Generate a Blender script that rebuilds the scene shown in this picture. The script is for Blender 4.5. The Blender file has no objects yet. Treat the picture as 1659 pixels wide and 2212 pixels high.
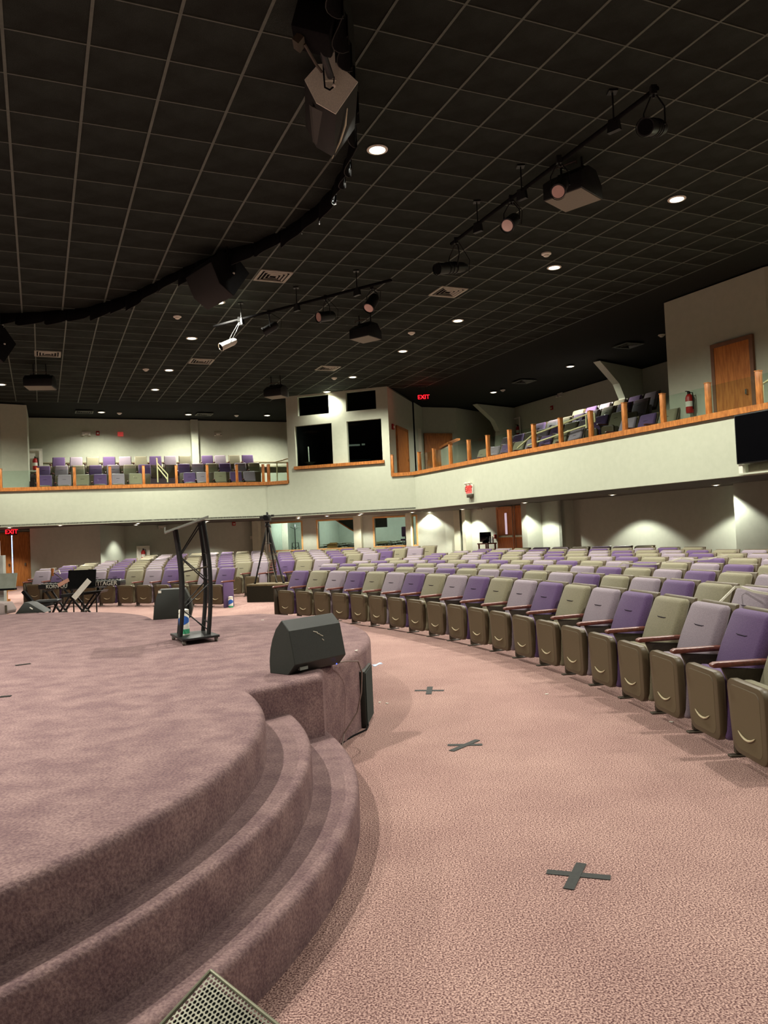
import bpy, bmesh, math, random
from mathutils import Vector, Matrix
random.seed(7)
S = bpy.context.scene
COL = S.collection
PI = math.pi

# ---------------------------------------------------------------- camera
F, CX, CY = 1700.0, 829.5, 1106.0
EYE = Vector((0, 0, 1.5))
_up = -Vector((0.045, 1.0, -50.0/F)).normalized()
_fw = (Vector((0, 0, 1)) - _up.z*_up).normalized()
_rt = _fw.cross(_up)
if _rt.x < 0: _rt = -_rt
# world axes expressed in camera frame -> camera axes in world frame
def _w(v): return Vector((v.dot(_rt), v.dot(_fw), v.dot(_up)))
cam_x, cam_y, cam_z = _w(Vector((1, 0, 0))), _w(Vector((0, -1, 0))), _w(Vector((0, 0, -1)))
cam = bpy.data.cameras.new('camera'); camo = bpy.data.objects.new('camera', cam); COL.objects.link(camo)
M = Matrix((cam_x, cam_y, cam_z)).transposed().to_4x4(); M.translation = EYE
camo.matrix_world = M
cam.sensor_fit = 'VERTICAL'; cam.sensor_height = 36.0; cam.sensor_width = 27.0
cam.lens = F/2212*36.0; cam.clip_end = 200
S.camera = camo

def ray(x, y): return _w(Vector(((x-CX)/F, (y-CY)/F, 1.0)))
def onz(x, y, h):
    r = ray(x, y); return EYE + r*((h-EYE.z)/r.z)
def aty(x, y, Y):
    r = ray(x, y); return EYE + r*(Y/r.y)
def proj(p):
    d = Vector(p)-EYE; c = Vector((d.dot(cam_x), -d.dot(cam_y), -d.dot(cam_z)))
    return CX+F*c.x/c.z, CY+F*c.y/c.z, c.z
def hit(px, py, A, B):
    """point where the sight line meets the vertical wall through plan points A, B"""
    r = ray(px, py); n = Vector((-(B[1]-A[1]), B[0]-A[0]))
    t = (n.x*A[0]+n.y*A[1])/(n.x*r.x+n.y*r.y)
    return EYE+r*t

# ---------------------------------------------------------------- world, exposure
w = bpy.data.worlds.new('world'); S.world = w; w.use_nodes = True
w.node_tree.nodes['Background'].inputs[0].default_value = (0.8, 0.95, 0.8, 1)
w.node_tree.nodes['Background'].inputs[1].default_value = 0.10
S.view_settings.view_transform = 'Standard'; S.view_settings.look = 'None'
S.view_settings.exposure = 0.0; S.view_settings.gamma = 1.0
S.view_settings.use_curve_mapping = False

LAMP = (1.0, 0.97, 0.85)
CAN_W, SOFFIT_W, ROOM_W = 1380.0, 250.0, 60.0

def spot(loc, power, parent=None, ang=120, blend=0.55, rad=0.06, col=LAMP, aim=None, name='lamp_light'):
    l = bpy.data.lights.new(name, 'SPOT'); l.energy = power; l.color = col
    l.spot_size = math.radians(ang); l.spot_blend = blend; l.shadow_soft_size = rad
    o = bpy.data.objects.new(name, l); COL.objects.link(o); o.location = loc
    if aim is not None:
        o.rotation_euler = (Vector(aim)).to_track_quat('-Z', 'Y').to_euler()
    if parent: o.parent = parent
    return o

# ---------------------------------------------------------------- materials
def lin(c):
    return tuple(((v/255)/12.92 if v/255 <= 0.04045 else ((v/255+0.055)/1.055)**2.4) for v in c)+(1,)
_M = {}
def mat(name, c1, c2=None, rough=0.7, scale=30, metal=0, bump=0.0, stretch=None, spec=0.4, detail=3, emit=0, lo=0.35, hi=0.65, sheen=0, bscale=None, c3=None, s3=2.0):
    if name in _M: return _M[name]
    m = bpy.data.materials.new(name); m.use_nodes = True; nt = m.node_tree; N = nt.nodes; L = nt.links
    b = N['Principled BSDF']
    b.inputs['Roughness'].default_value = rough; b.inputs['Metallic'].default_value = metal
    b.inputs['Specular IOR Level'].default_value = spec
    if sheen: b.inputs['Sheen Weight'].default_value = sheen
    tc = N.new('ShaderNodeTexCoord'); mp = N.new('ShaderNodeMapping')
    L.new(tc.outputs['Object'], mp.inputs['Vector'])
    if stretch: mp.inputs['Scale'].default_value = stretch
    nz = N.new('ShaderNodeTexNoise'); nz.inputs['Scale'].default_value = scale; nz.inputs['Detail'].default_value = detail
    L.new(mp.outputs[0], nz.inputs['Vector'])
    cr = N.new('ShaderNodeValToRGB'); cr.color_ramp.elements[0].position = lo; cr.color_ramp.elements[1].position = hi
    cr.color_ramp.elements[0].color = lin(c1); cr.color_ramp.elements[1].color = lin(c2 or tuple(min(255, v*1.06) for v in c1))
    L.new(nz.outputs['Fac'], cr.inputs[0])
    out = cr.outputs[0]
    if c3:
        n3 = N.new('ShaderNodeTexNoise'); n3.inputs['Scale'].default_value = s3; n3.inputs['Detail'].default_value = 6
        n3.inputs['Roughness'].default_value = 0.62
        L.new(mp.outputs[0], n3.inputs['Vector'])
        r3 = N.new('ShaderNodeValToRGB'); r3.color_ramp.elements[0].position = 0.38; r3.color_ramp.elements[1].position = 0.66
        r3.color_ramp.elements[0].color = lin(c3); r3.color_ramp.elements[1].color = (1, 1, 1, 1)
        L.new(n3.outputs['Fac'], r3.inputs[0])
        mx = N.new('ShaderNodeMix'); mx.data_type = 'RGBA'; mx.blend_type = 'MULTIPLY'; mx.inputs[0].default_value = 1.0
        L.new(out, mx.inputs[6]); L.new(r3.outputs[0], mx.inputs[7]); out = mx.outputs[2]
    L.new(out, b.inputs['Base Color'])
    if emit:
        L.new(out, b.inputs['Emission Color']); b.inputs['Emission Strength'].default_value = emit
    if bump:
        bp = N.new('ShaderNodeBump'); bp.inputs['Strength'].default_value = bump; bp.inputs['Distance'].default_value = 0.01
        if bscale:
            nb = N.new('ShaderNodeTexNoise'); nb.inputs['Scale'].default_value = bscale; L.new(mp.outputs[0], nb.inputs['Vector'])
            L.new(nb.outputs['Fac'], bp.inputs['Height'])
        else: L.new(nz.outputs['Fac'], bp.inputs['Height'])
        L.new(bp.outputs[0], b.inputs['Normal'])
    _M[name] = m; return m

def glass_mat(name, tint=(0.88, 0.95, 0.92), gloss=0.10):
    m = bpy.data.materials.new(name); m.use_nodes = True; nt = m.node_tree; N = nt.nodes; L = nt.links
    for n in list(N): N.remove(n)
    o = N.new('ShaderNodeOutputMaterial'); t = N.new('ShaderNodeBsdfTransparent'); g = N.new('ShaderNodeBsdfGlossy'); mx = N.new('ShaderNodeMixShader')
    t.inputs[0].default_value = tint+(1,); g.inputs['Roughness'].default_value = 0.03
    fr = N.new('ShaderNodeFresnel'); fr.inputs[0].default_value = 1.45
    ge = N.new('ShaderNodeNewGeometry'); iv = N.new('ShaderNodeMath'); iv.operation = 'SUBTRACT'; iv.inputs[0].default_value = 1.0; L.new(ge.outputs['Backfacing'], iv.inputs[1])
    ad = N.new('ShaderNodeMath'); ad.operation = 'MULTIPLY'; L.new(iv.outputs[0], ad.inputs[1])
    L.new(fr.outputs[0], ad.inputs[0]); L.new(ad.outputs[0], mx.inputs[0]); L.new(t.outputs[0], mx.inputs[1]); L.new(g.outputs[0], mx.inputs[2]); L.new(mx.outputs[0], o.inputs[0])
    return m

CARPET = mat('floor_carpet', (98, 69, 68), (206, 172, 160), 0.95, 140, detail=2, bump=0.5, spec=0.1, lo=0.38, hi=0.64, c3=(232, 228, 230), s3=1.1)
STAGEC = mat('stage_carpet', (120, 97, 98), (154, 128, 124), 0.95, 90, detail=4, bump=0.35, spec=0.1, c3=(214, 210, 216), s3=5.0)
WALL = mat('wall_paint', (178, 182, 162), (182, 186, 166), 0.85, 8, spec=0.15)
WALLB = mat('shaded_wall_paint', (164, 170, 156), (168, 174, 160), 0.9, 8, spec=0.1)  # wall paint copy, darkened for the balcony's shade, greener against pink carpet bounce
TILE = mat('ceiling_tile_black', (43, 48, 44), (56, 61, 55), 0.95, 160, detail=2, spec=0.05, c3=(200, 192, 190), s3=1.3)
TBAR = mat('ceiling_grid_metal', (82, 88, 78), (90, 96, 85), 0.6, 20, spec=0.3)
CEILD = mat('ceiling_black_paint', (40, 43, 40), (44, 47, 43), 0.95, 30, spec=0.05)
OAK = mat('oak_trim', (146, 88, 40), (186, 120, 58), 0.45, 26, stretch=(1, 1, 0.25), detail=6, spec=0.4)
DOORW = mat('door_veneer', (168, 98, 40), (200, 126, 58), 0.5, 12, stretch=(2, 2, 0.3), detail=6)
ARMW = mat('armrest_wood', (86, 42, 32), (112, 60, 46), 0.4, 40, stretch=(4, 1, 1), spec=0.6)
PURP = mat('purple_fabric', (80, 60, 96), (102, 80, 118), 0.9, 260, detail=2, spec=0.1, bump=0.2, sheen=0.2)
OLIV = mat('olive_fabric', (114, 109, 88), (141, 135, 111), 0.9, 260, detail=2, spec=0.1, bump=0.2, sheen=0.2)
LILA = mat('lilac_fabric', (122, 110, 120), (150, 138, 146), 0.9, 260, detail=2, spec=0.1, bump=0.2, sheen=0.2)
PAN = mat('seat_pan_plastic', (86, 74, 54), (92, 80, 60), 0.42, 300, spec=0.4, bump=0.08)
STEEL = mat('seat_standard_metal', (62, 54, 42), (68, 60, 48), 0.5, 60, spec=0.4)
CHROME = mat('bright_metal', (190, 186, 170), (210, 206, 190), 0.25, 20, metal=1.0)
LIP = mat('lit_pan_lip', (196, 184, 150), (206, 194, 160), 0.35, 30, spec=0.5)  # pale colour paints in the light the lip catches
SEAM = mat('cushion_seam', (42, 36, 46), (46, 40, 50), 0.9, 30, spec=0.1)
BLACK = mat('black_metal', (22, 22, 22), (28, 28, 27), 0.45, 40, spec=0.4)
BLACKM = mat('black_matte', (14, 14, 14), (19, 18, 18), 0.9, 40, spec=0.1)
CABINET = mat('textured_cabinet_paint', (33, 36, 32), (42, 45, 40), 0.42, 500, detail=1, bump=0.3, spec=0.35)
GRILLE = mat('grille_metal', (104, 102, 88), (124, 122, 106), 0.4, 90, metal=0.4, spec=0.5)
CREAM = mat('cream_paint', (206, 196, 150), (214, 204, 158), 0.45, 20)
WHITE = mat('white_plastic', (214, 210, 196), (222, 218, 204), 0.45, 20)
SPKG = mat('grey_speckled_panel', (220, 222, 204), (240, 241, 222), 0.7, 140, detail=2)
RED = mat('red_paint', (150, 24, 20), (162, 30, 26), 0.4, 20)
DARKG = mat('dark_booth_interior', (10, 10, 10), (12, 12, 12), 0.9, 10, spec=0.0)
PALEG = mat('pale_green_paint', (168, 178, 166), (174, 184, 172), 0.85, 6)
PLATC = mat('dark_carpet_riser', (36, 33, 26), (46, 42, 34), 0.95, 120, spec=0.05)
GAFF = mat('gaffer_tape', (30, 32, 30), (38, 40, 37), 0.6, 80, spec=0.3)
TAPEW = mat('white_tape', (214, 210, 190), (222, 218, 200), 0.6, 40)
TAPEB = mat('pale_blue_tape', (170, 190, 225), (184, 202, 232), 0.6, 40)
ORNG = mat('orange_fabric', (190, 84, 40), (206, 96, 48), 0.7, 40)
BLUEL = mat('blue_label', (44, 90, 170), (54, 104, 186), 0.5, 20)
GREENL = mat('green_label', (60, 150, 110), (74, 166, 122), 0.5, 20)
CARD = mat('cardboard', (176, 138, 84), (188, 150, 96), 0.8, 20)
PAPER = mat('white_paper', (222, 218, 204), (230, 226, 214), 0.8, 20)
GLASS = glass_mat('clear_glass')
GLOW = mat('lamp_glow', (255, 246, 222), (255, 246, 222), 0.5, 5, emit=9.0)
REDGLOW = mat('red_sign_glow', (255, 26, 40), (255, 30, 44), 0.5, 5, emit=2.6)
REDDIM = mat('red_sign_face', (236, 84, 78), (240, 90, 84), 0.5, 5, emit=0.25)
DAY = mat('daylight_gap', (170, 200, 255), (176, 204, 255), 0.5, 5, emit=3.0)
BLUELED = mat('blue_led', (60, 90, 255), (70, 100, 255), 0.5, 5, emit=4.0)
LENS = mat('pink_lens', (206, 170, 158), (214, 178, 166), 0.2, 10, spec=0.6)
SCREEN = mat('black_screen', (6, 6, 8), (7, 7, 9), 0.16, 5, spec=0.5)
DOORGL = mat('lit_door_lite', (226, 206, 226), (232, 212, 232), 0.3, 5, emit=0.6)

# ---------------------------------------------------------------- mesh builder
class MB:
    def __init__(s): s.v = []; s.f = []; s.m = []; s.mats = []
    def mi(s, m):
        if m is None: return 0
        if m not in s.mats: s.mats.append(m)
        return s.mats.index(m)
    def add(s, vs, fs, m=None):
        o = len(s.v); k = s.mi(m); s.v += [tuple(v) for v in vs]
        s.f += [tuple(o+i for i in f) for f in fs]; s.m += [k]*len(fs); return s
    def box(s, c, d, m=None, R=None):
        x, y, z = d[0]/2, d[1]/2, d[2]/2
        vs = [Vector((a*x, b*y, e*z)) for e in (-1, 1) for b in (-1, 1) for a in (-1, 1)]
        if R is not None: vs = [R @ v for v in vs]
        vs = [v+Vector(c) for v in vs]
        return s.add(vs, [(0, 2, 3, 1), (4, 5, 7, 6), (0, 1, 5, 4), (2, 6, 7, 3), (0, 4, 6, 2), (1, 3, 7, 5)], m)
    def bar(s, a, b, wd, ht, m=None, up=(0, 0, 1)):
        a, b = Vector(a), Vector(b); d = b-a; L = d.length; d.normalize(); u = Vector(up)
        x = d.cross(u)
        if x.length < 1e-4: x = Vector((1, 0, 0))
        x.normalize(); u = x.cross(d)
        R = Matrix((x, d, u)).transposed()
        return s.box((a+b)/2, (wd, L, ht), m, R)
    def tube(s, pts, r, n=8, m=None, cap=True):
        pts = [Vector(p) for p in pts]; vs = []; fs = []
        rs = r if isinstance(r, (list, tuple)) else [r]*len(pts)
        ref = None
        for i, p in enumerate(pts):
            d = (pts[min(i+1, len(pts)-1)]-pts[max(i-1, 0)]).normalized()
            if ref is None:
                ref = Vector((0, 0, 1)) if abs(d.z) < 0.9 else Vector((1, 0, 0))
            x = d.cross(ref).normalized(); y = x.cross(d).normalized(); ref = y
            for k in range(n):
                a = 2*PI*k/n; vs.append(p+(x*math.cos(a)+y*math.sin(a))*rs[i])
        for i in range(len(pts)-1):
            for k in range(n):
                k2 = (k+1) % n
                fs.append((i*n+k, i*n+k2, (i+1)*n+k2, (i+1)*n+k))
        if cap: fs.append(tuple(range(n-1, -1, -1))); fs.append(tuple(range((len(pts)-1)*n, len(pts)*n)))
        return s.add(vs, fs, m)
    def prism(s, poly, z0, z1, m=None):
        """poly: plan outline (ccw); z0/z1 numbers or per-vertex lists"""
        n = len(poly); za = z0 if isinstance(z0, list) else [z0]*n; zb = z1 if isinstance(z1, list) else [z1]*n
        vs = [(p[0], p[1], za[i]) for i, p in enumerate(poly)]+[(p[0], p[1], zb[i]) for i, p in enumerate(poly)]
        fs = [tuple(range(n-1, -1, -1)), tuple(range(n, 2*n))]+[(i, (i+1) % n, n+(i+1) % n, n+i) for i in range(n)]
        return s.add(vs, fs, m)
    def extrude(s, poly, a, b, ux, uy, m=None):
        """2-D outline poly placed with axes ux, uy at point a and swept to b"""
        a, b, ux, uy = Vector(a), Vector(b), Vector(ux), Vector(uy); n = len(poly)
        vs = [a+ux*p[0]+uy*p[1] for p in poly]+[b+ux*p[0]+uy*p[1] for p in poly]
        fs = [tuple(range(n-1, -1, -1)), tuple(range(n, 2*n))]+[(i, (i+1) % n, n+(i+1) % n, n+i) for i in range(n)]
        return s.add(vs, fs, m)
    def lathe(s, prof, n=16, m=None, c=(0, 0, 0)):
        vs = []; fs = []
        for r, z in prof:
            for k in range(n):
                a = 2*PI*k/n; vs.append((c[0]+r*math.cos(a), c[1]+r*math.sin(a), c[2]+z))
        for i in range(len(prof)-1):
            for k in range(n):
                k2 = (k+1) % n; fs.append((i*n+k, i*n+k2, (i+1)*n+k2, (i+1)*n+k))
        fs.append(tuple(range(n-1, -1, -1))); fs.append(tuple(range((len(prof)-1)*n, len(prof)*n)))
        return s.add(vs, fs, m)
    def mesh(s, name, m=None, bevel=0, seg=2, smooth=False, flat=False):
        me = bpy.data.meshes.new(name); me.from_pydata(s.v, [], s.f)
        mats = s.mats or [m]
        for q in mats: me.materials.append(q if q else m)
        for p, k in zip(me.polygons, s.m): p.material_index = k
        bm = bmesh.new(); bm.from_mesh(me)
        if bevel:
            bmesh.ops.remove_doubles(bm, verts=bm.verts, dist=1e-5)
            bmesh.ops.bevel(bm, geom=[e for e in bm.edges if e.calc_face_angle(0) > 0.6], offset=bevel, segments=seg, profile=0.5, affect='EDGES', clamp_overlap=True)
        bmesh.ops.recalc_face_normals(bm, faces=bm.faces); bm.to_mesh(me); bm.free()
        if (smooth or bevel) and not flat:
            for p in me.polygons: p.use_smooth = True
            try: me.set_sharp_from_angle(angle=math.radians(40))
            except Exception: pass
        return me
    def build(s, name, m=None, parent=None, bevel=0, seg=2, smooth=False, flat=False):
        return obj(name, s.mesh(name, m, bevel, seg, smooth, flat), parent)
def obj(name, me, parent=None):
    o = bpy.data.objects.new(name, me); COL.objects.link(o)
    if parent: o.parent = parent
    return o
def tag(o, label=None, cat=None, group=None, kind=None):
    if label: o['label'] = label
    if cat: o['category'] = cat
    if group: o['group'] = group
    if kind: o['kind'] = kind
    return o
def thing(name, label, cat, loc=(0, 0, 0), rz=0, group=None):
    o = bpy.data.objects.new(name, None); COL.objects.link(o); o.location = loc; o.rotation_euler = (0, 0, rz)
    o.empty_display_size = 0.1
    return tag(o, label, cat, group)
def struct(name, mb, m, label=None, bevel=0):
    o = mb.build(name, m, None, bevel) if isinstance(mb, MB) else mb
    return tag(o, label, None, None, 'structure')
def dup(o, parent=None):
    c = o.copy(); COL.objects.link(c)
    if parent: c.parent = parent
    for ch in list(o.children): dup(ch, c)
    return c
V = Vector
def lerp(a, b, t): return tuple(a[i]+(b[i]-a[i])*t for i in range(len(a)))
ORD = ['first', 'second', 'third', 'fourth', 'fifth', 'sixth', 'seventh', 'eighth', 'ninth', 'tenth', 'eleventh', 'twelfth', 'thirteenth', 'fourteenth', 'fifteenth', 'sixteenth', 'seventeenth', 'eighteenth', 'nineteenth', 'twentieth', 'twenty-first', 'twenty-second', 'twenty-third', 'twenty-fourth', 'twenty-fifth', 'twenty-sixth']
# ---------------------------------------------------------------- plan of the hall
ZC, ZN = 6.23, 5.53            # house ceiling, stage ceiling
ZS, ZR = 2.26, 3.45            # balcony soffit edge, balcony rail
CC = (-14.0, 4.5)              # centre of the seating arcs
def sstep(a, b, x):
    t = max(0, min(1, (x-a)/(b-a))); return t*t*(3-2*t)
def floor_z(x, y):
    dx, dy = x-CC[0], y-CC[1]; R = math.hypot(dx, dy); th = math.degrees(math.atan2(dy, dx))
    return max(0.0, R-16.2)*(0.015+0.017*sstep(46.8, 49.5, th))
FL = [(-16.0, 22.75), (-11.6, 23.8), (-7.61, 24.85), (-3.85, 26.2)]    # left balcony front
FC = [(-3.85, 26.2), (1.0, 24.72)]
FR = [(1.0, 24.72), (3.25, 19.97), (4.79, 16.9), (6.58, 13.3), (10.0, 6.4)]

# ---------------------------------------------------------------- floor
def make_floor():
    me = bpy.data.meshes.new('floor'); vs = []; fs = []
    th = [-40+1.5*i for i in range(0, 94)]; Rs = [6, 10, 13, 16.2]+[17.15+0.95*i for i in range(0, 18)]+[36, 42]
    for R in Rs:
        for t in th:
            x, y = CC[0]+R*math.cos(math.radians(t)), CC[1]+R*math.sin(math.radians(t)); vs.append((x, y, floor_z(x, y)))
    n = len(th)
    for i in range(len(Rs)-1):
        for j in range(n-1): fs.append((i*n+j, (i+1)*n+j, (i+1)*n+j+1, i*n+j+1))
    me.from_pydata(vs, [], fs); me.materials.append(CARPET)
    return obj('floor', me)
tag(make_floor(), None, kind='structure')

# ---------------------------------------------------------------- stage
def arc(c, r, a0, a1, n):
    return [(c[0]+r*math.cos(math.radians(a0+(a1-a0)*i/n)), c[1]+r*math.sin(math.radians(a0+(a1-a0)*i/n))) for i in range(n+1)]
def inset(poly, d):
    out = []; n = len(poly)
    for i in range(n):
        a, b, c = V(poly[i-1]), V(poly[i]), V(poly[(i+1) % n])
        e1 = (b-a).normalized(); e2 = (c-b).normalized()
        n1 = V((-e1.y, e1.x)); n2 = V((-e2.y, e2.x)); m = n1+n2
        if m.length < 0.3: m = n1.copy()
        m.normalize(); k = max(0.45, m.dot(n1))
        out.append(tuple(b+m*(d/k)))
    return out
def tread(poly, z0, z1, r=0.035):
    mb = MB(); n = len(poly)
    rings = [(0, z0)]+[(r*(1-math.cos(a)), z1-r*(1-math.sin(a))) for a in (0, PI/8, PI/4, PI*3/8, PI/2)]
    vs = []
    for d, z in rings:
        vs += [(p[0], p[1], z) for p in (inset(poly, d) if d else poly)]
    fs = []
    for k in range(len(rings)-1):
        for i in range(n):
            fs.append((k*n+i, k*n+(i+1) % n, (k+1)*n+(i+1) % n, (k+1)*n+i))
    fs.append(tuple(range((len(rings)-1)*n, len(rings)*n)))
    mb.add(vs, fs); return mb
stage_poly = [(-14, -1.0), (-6.0, -1.0)] + arc((-3.466, 3.662), 2.839, -100, 23.6, 50) + [(-0.455, 5.22)] + \
    arc((-3.75, 6.95), 3.58, -23.5, 52.5, 40) + [(-2.78, 9.60)] + arc((-5.44, 8.80), 2.706, 19, 112, 36) + [(-14, 11.6)]
stage = thing('stage', 'carpeted curved stage platform with two rounded steps', 'stage')
deck = tread(stage_poly, 0, 0.6, 0.045).build('stage_deck', STAGEC, stage, smooth=True)
for c, r, z, e in (((-3.68, 3.856), 3.259, 0.4, 22.6), ((-3.90, 4.035), 3.706, 0.2, 21.8)):
    a = arc(c, r, -100, e, 56)
    poly = a + [(-1.6, 4.2), (-3.3, 1.6)]
    tread(poly, 0, z).build('step', STAGEC, stage, smooth=True)
for c, r, z in (((-5.62, 9.0), 3.10, 0.4), ((-5.80, 9.2), 3.52, 0.2)):
    a = arc(c, r, 14, 112, 40)
    tread(a + [(-5.9, 10.2), (-4.0, 9.0)], 0, z).build('step', STAGEC, stage)

# ---------------------------------------------------------------- ceilings
curt = [(-14.0, 13.9), (-10, 13.8), (-8.0, 13.5)] + [tuple(onz(x, y, 5.38)[:2]) for x, y in ((0, 697), (90, 693), (185, 685), (270, 660), (330, 634), (400, 600), (470, 571), (560, 545), (625, 515), (680, 475), (715, 440), (738, 400), (752, 365), (762, 330), (768, 290), (768, 250))] + [(-0.14, 6.2), (-0.2, 5.2), (-0.4, 4.0), (-0.8, 2.6), (-1.6, 0.6), (-2.4, -2.0)]
def in_poly(p, poly):
    c = False; n = len(poly); j = n-1
    for i in range(n):
        a, b = poly[i], poly[j]
        if (a[1] > p[1]) != (b[1] > p[1]) and p[0] < (b[0]-a[0])*(p[1]-a[1])/(b[1]-a[1])+a[0]: c = not c
        j = i
    return c
near_poly = [(-14, -2.0)] + list(reversed([curt[-1]])) + list(reversed(curt[:-1]))
def nearest_seg(p, pl):
    best = None
    for a, b in zip(pl[:-1], pl[1:]):
        A, B, P = V(a), V(b), V(p); d = B-A; t = max(0, min(1, (P-A).dot(d)/d.length_squared)); q = A+d*t
        if best is None or (P-q).length < best[0]: best = ((P-q).length, A, B)
    return best
def clip_half(poly, A, B):
    """keep the side where (B-A)x(p-A) < 0 (stage side)"""
    d = B-A; f = lambda p: d.x*(p[1]-A.y)-d.y*(p[0]-A.x)
    out = []
    for i in range(len(poly)):
        a, b = poly[i-1], poly[i]; fa, fb = f(a), f(b)
        if (fa <= 0) != (fb <= 0):
            t = fa/(fa-fb); out.append((a[0]+(b[0]-a[0])*t, a[1]+(b[1]-a[1])*t))
        if fb <= 0: out.append(b)
    return out
struct('ceiling', MB().box((0, 14, ZC+0.09), (36, 44, 0.1), CEILD), CEILD)
far_ceiling = bpy.data.objects['ceiling']
struct('ceiling', MB().prism(near_poly, ZN+0.03, ZN+0.08).prism(near_poly, ZN+0.08, ZN+0.10), CEILD)
near_ceiling = bpy.data.objects['ceiling.001']
# hall ceiling boundary in view
room_poly = [(-16, 0), (14, 0), (10.4, 6.6), (7.0, 13.5), (5.2, 17.1), (1.4, 24.9), (0.3, 25.3), (-3.1, 26.3), (-3.9, 26.9), (-7.8, 25.6), (-11.3, 24.9), (-16, 23.6)]
def grid(parent, org, ang, cell, z, inside, crange, rrange, clip=None, maxn=300):
    ca, sa = math.cos(math.radians(ang)), math.sin(math.radians(ang))
    P = lambda c, r: (org[0]+cell*(c*ca-r*sa), org[1]+cell*(c*sa+r*ca))
    g = 0.013; tiles = []
    for c in range(*crange):
        for r in range(*rrange):
            m = P(c+.5, r+.5)
            q = [P(c+g/cell, r+g/cell), P(c+1-g/cell, r+g/cell), P(c+1-g/cell, r+1-g/cell), P(c+g/cell, r+1-g/cell)]
            if clip:
                if not (inside(m) or any(inside(p) for p in q)): continue
                d, A, B = nearest_seg(m, curt)
                if d < cell*1.1:
                    q = clip_half(q, A, B)
                    if len(q) < 3: continue
            elif not inside(m): continue
            X, Y, Zc = proj((m[0], m[1], z))
            if Zc < .5 or X < -900 or X > 2900 or Y < -1600: continue
            if X < -60 or X > 1720 or Y < -60: Zc += 100
            tiles.append((Zc, q, (c, r), m))
    tiles.sort(key=lambda t: t[0])
    full = MB().box((0, 0, 0.008), (cell-2*g, cell-2*g, 0.016)).mesh('ceiling_tile', TILE)
    rest = MB(); k = 0
    for Zc, q, cr, m in tiles:
        whole = len(q) == 4 and abs((V(q[0])-V(q[2])).length-(cell-2*g)*1.4142) < 1e-3
        if k < maxn:
            if whole:
                o = obj('ceiling_tile', full, parent); o.location = (m[0], m[1], z+0.004); o.rotation_euler = (0, 0, math.radians(ang))
            else:
                o = MB().prism(q, z+0.004, z+0.02).build('ceiling_tile', TILE, parent)
            k += 1
        else: rest.prism(q, z+0.004, z+0.02)
    if rest.v: tag(rest.build('ceiling_tiles', TILE, parent), kind='stuff')
    bars = MB(); done = set()
    for Zc, q, (c, r), m in tiles:
        for key, a, b, wd in ((('c', c, r), P(c, r), P(c, r+1), 0.026), (('c', c+1, r), P(c+1, r), P(c+1, r+1), 0.026), (('r', c, r), P(c, r), P(c+1, r), 0.013), (('r', c, r+1), P(c, r+1), P(c+1, r+1), 0.013)):
            if key in done: continue
            done.add(key)
            if clip and not (inside(a) and inside(b)):
                if not (inside(a) or inside(b)): continue
                # shorten to the edge
                lo, hi = 0.0, 1.0
                for _ in range(8):
                    mid = (lo+hi)/2; p = lerp(a, b, mid)
                    if inside(p) == inside(a): lo = mid
                    else: hi = mid
                e = lerp(a, b, lo)
                a, b = (a, e) if inside(a) else (e, b)
            if (V(a)-V(b)).length < 0.03: continue
            bars.bar((a[0], a[1], z+0.002), (b[0], b[1], z+0.002), wd, 0.012 if key[0] == 'c' else 0.010)
    tag(bars.build('ceiling_grid', TBAR, parent), kind='stuff')
grid(far_ceiling, (0.140, 7.246), 23.566, 0.6053, ZC, lambda p: in_poly(p, room_poly), (-30, 30), (-14, 50))
grid(near_ceiling, (-2.768, 5.939), 23.76, 0.6232, ZN, lambda p: in_poly(p, near_poly), (-20, 14), (-14, 30), clip=True)
# face of the ceiling step above the curtain
mb = MB()
for a, b in zip(curt[:-1], curt[1:]): mb.bar((a[0], a[1], (ZN+ZC)/2+0.03), (b[0], b[1], (ZN+ZC)/2+0.03), 0.04, ZC-ZN)
struct('trim_1', mb, CEILD)

# ---------------------------------------------------------------- black scalloped curtain
def make_curtain():
    root = thing('stage_curtain', 'black gathered curtain valance along the curved edge of the stage ceiling', 'curtain')
    pts = [V((*p, 0)) for p in curt]; L = [0]
    for a, b in zip(pts[:-1], pts[1:]): L.append(L[-1]+(b-a).length)
    def at(s):
        for i in range(len(L)-1):
            if s <= L[i+1]: return pts[i].lerp(pts[i+1], (s-L[i])/(L[i+1]-L[i])), (pts[i+1]-pts[i]).normalized()
        return pts[-1], (pts[-1]-pts[-2]).normalized()
    s = 0.4; total = L[-1]-0.3; k = 0
    while s < total:
        wd = random.uniform(0.34, 0.62); drop = random.uniform(0.20, 0.32); n = 8
        vs = []; fs = []
        for i in range(n+1):
            u = i/n; p, d = at(min(total, s+u*wd)); nrm = V((-d.y, d.x, 0))*(-1)
            bulge = 0.085*math.sin(u*PI)
            sc = drop*(0.72+0.28*math.sin(u*PI)**0.6)-0.05*u
            for j, zz in enumerate((ZN+0.07, ZN-sc*0.4, ZN-sc)):
                q = p+nrm*(-0.03+bulge*(0.3+0.5*j)); vs.append((q.x, q.y, zz))
        for i in range(n):
            for j in range(2): fs.append((i*3+j, i*3+j+1, i*3+3+j+1, i*3+3+j))
        m2 = MB().add(vs, fs); me = m2.mesh('curtain_panel', BLACKM, smooth=True)
        o = obj('curtain_panel', me, root); md = o.modifiers.new('thick', 'SOLIDIFY'); md.thickness = 0.006
        # light hem
        hp = [vs[i*3+2] for i in range(n+1)]
        MB().tube(hp, 0.004, 5).build('hem', mat('grey_hem', (44, 43, 38), (50, 49, 44), 0.8, 20), o)
        s += wd*0.93; k += 1
    return root
make_curtain()

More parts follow.
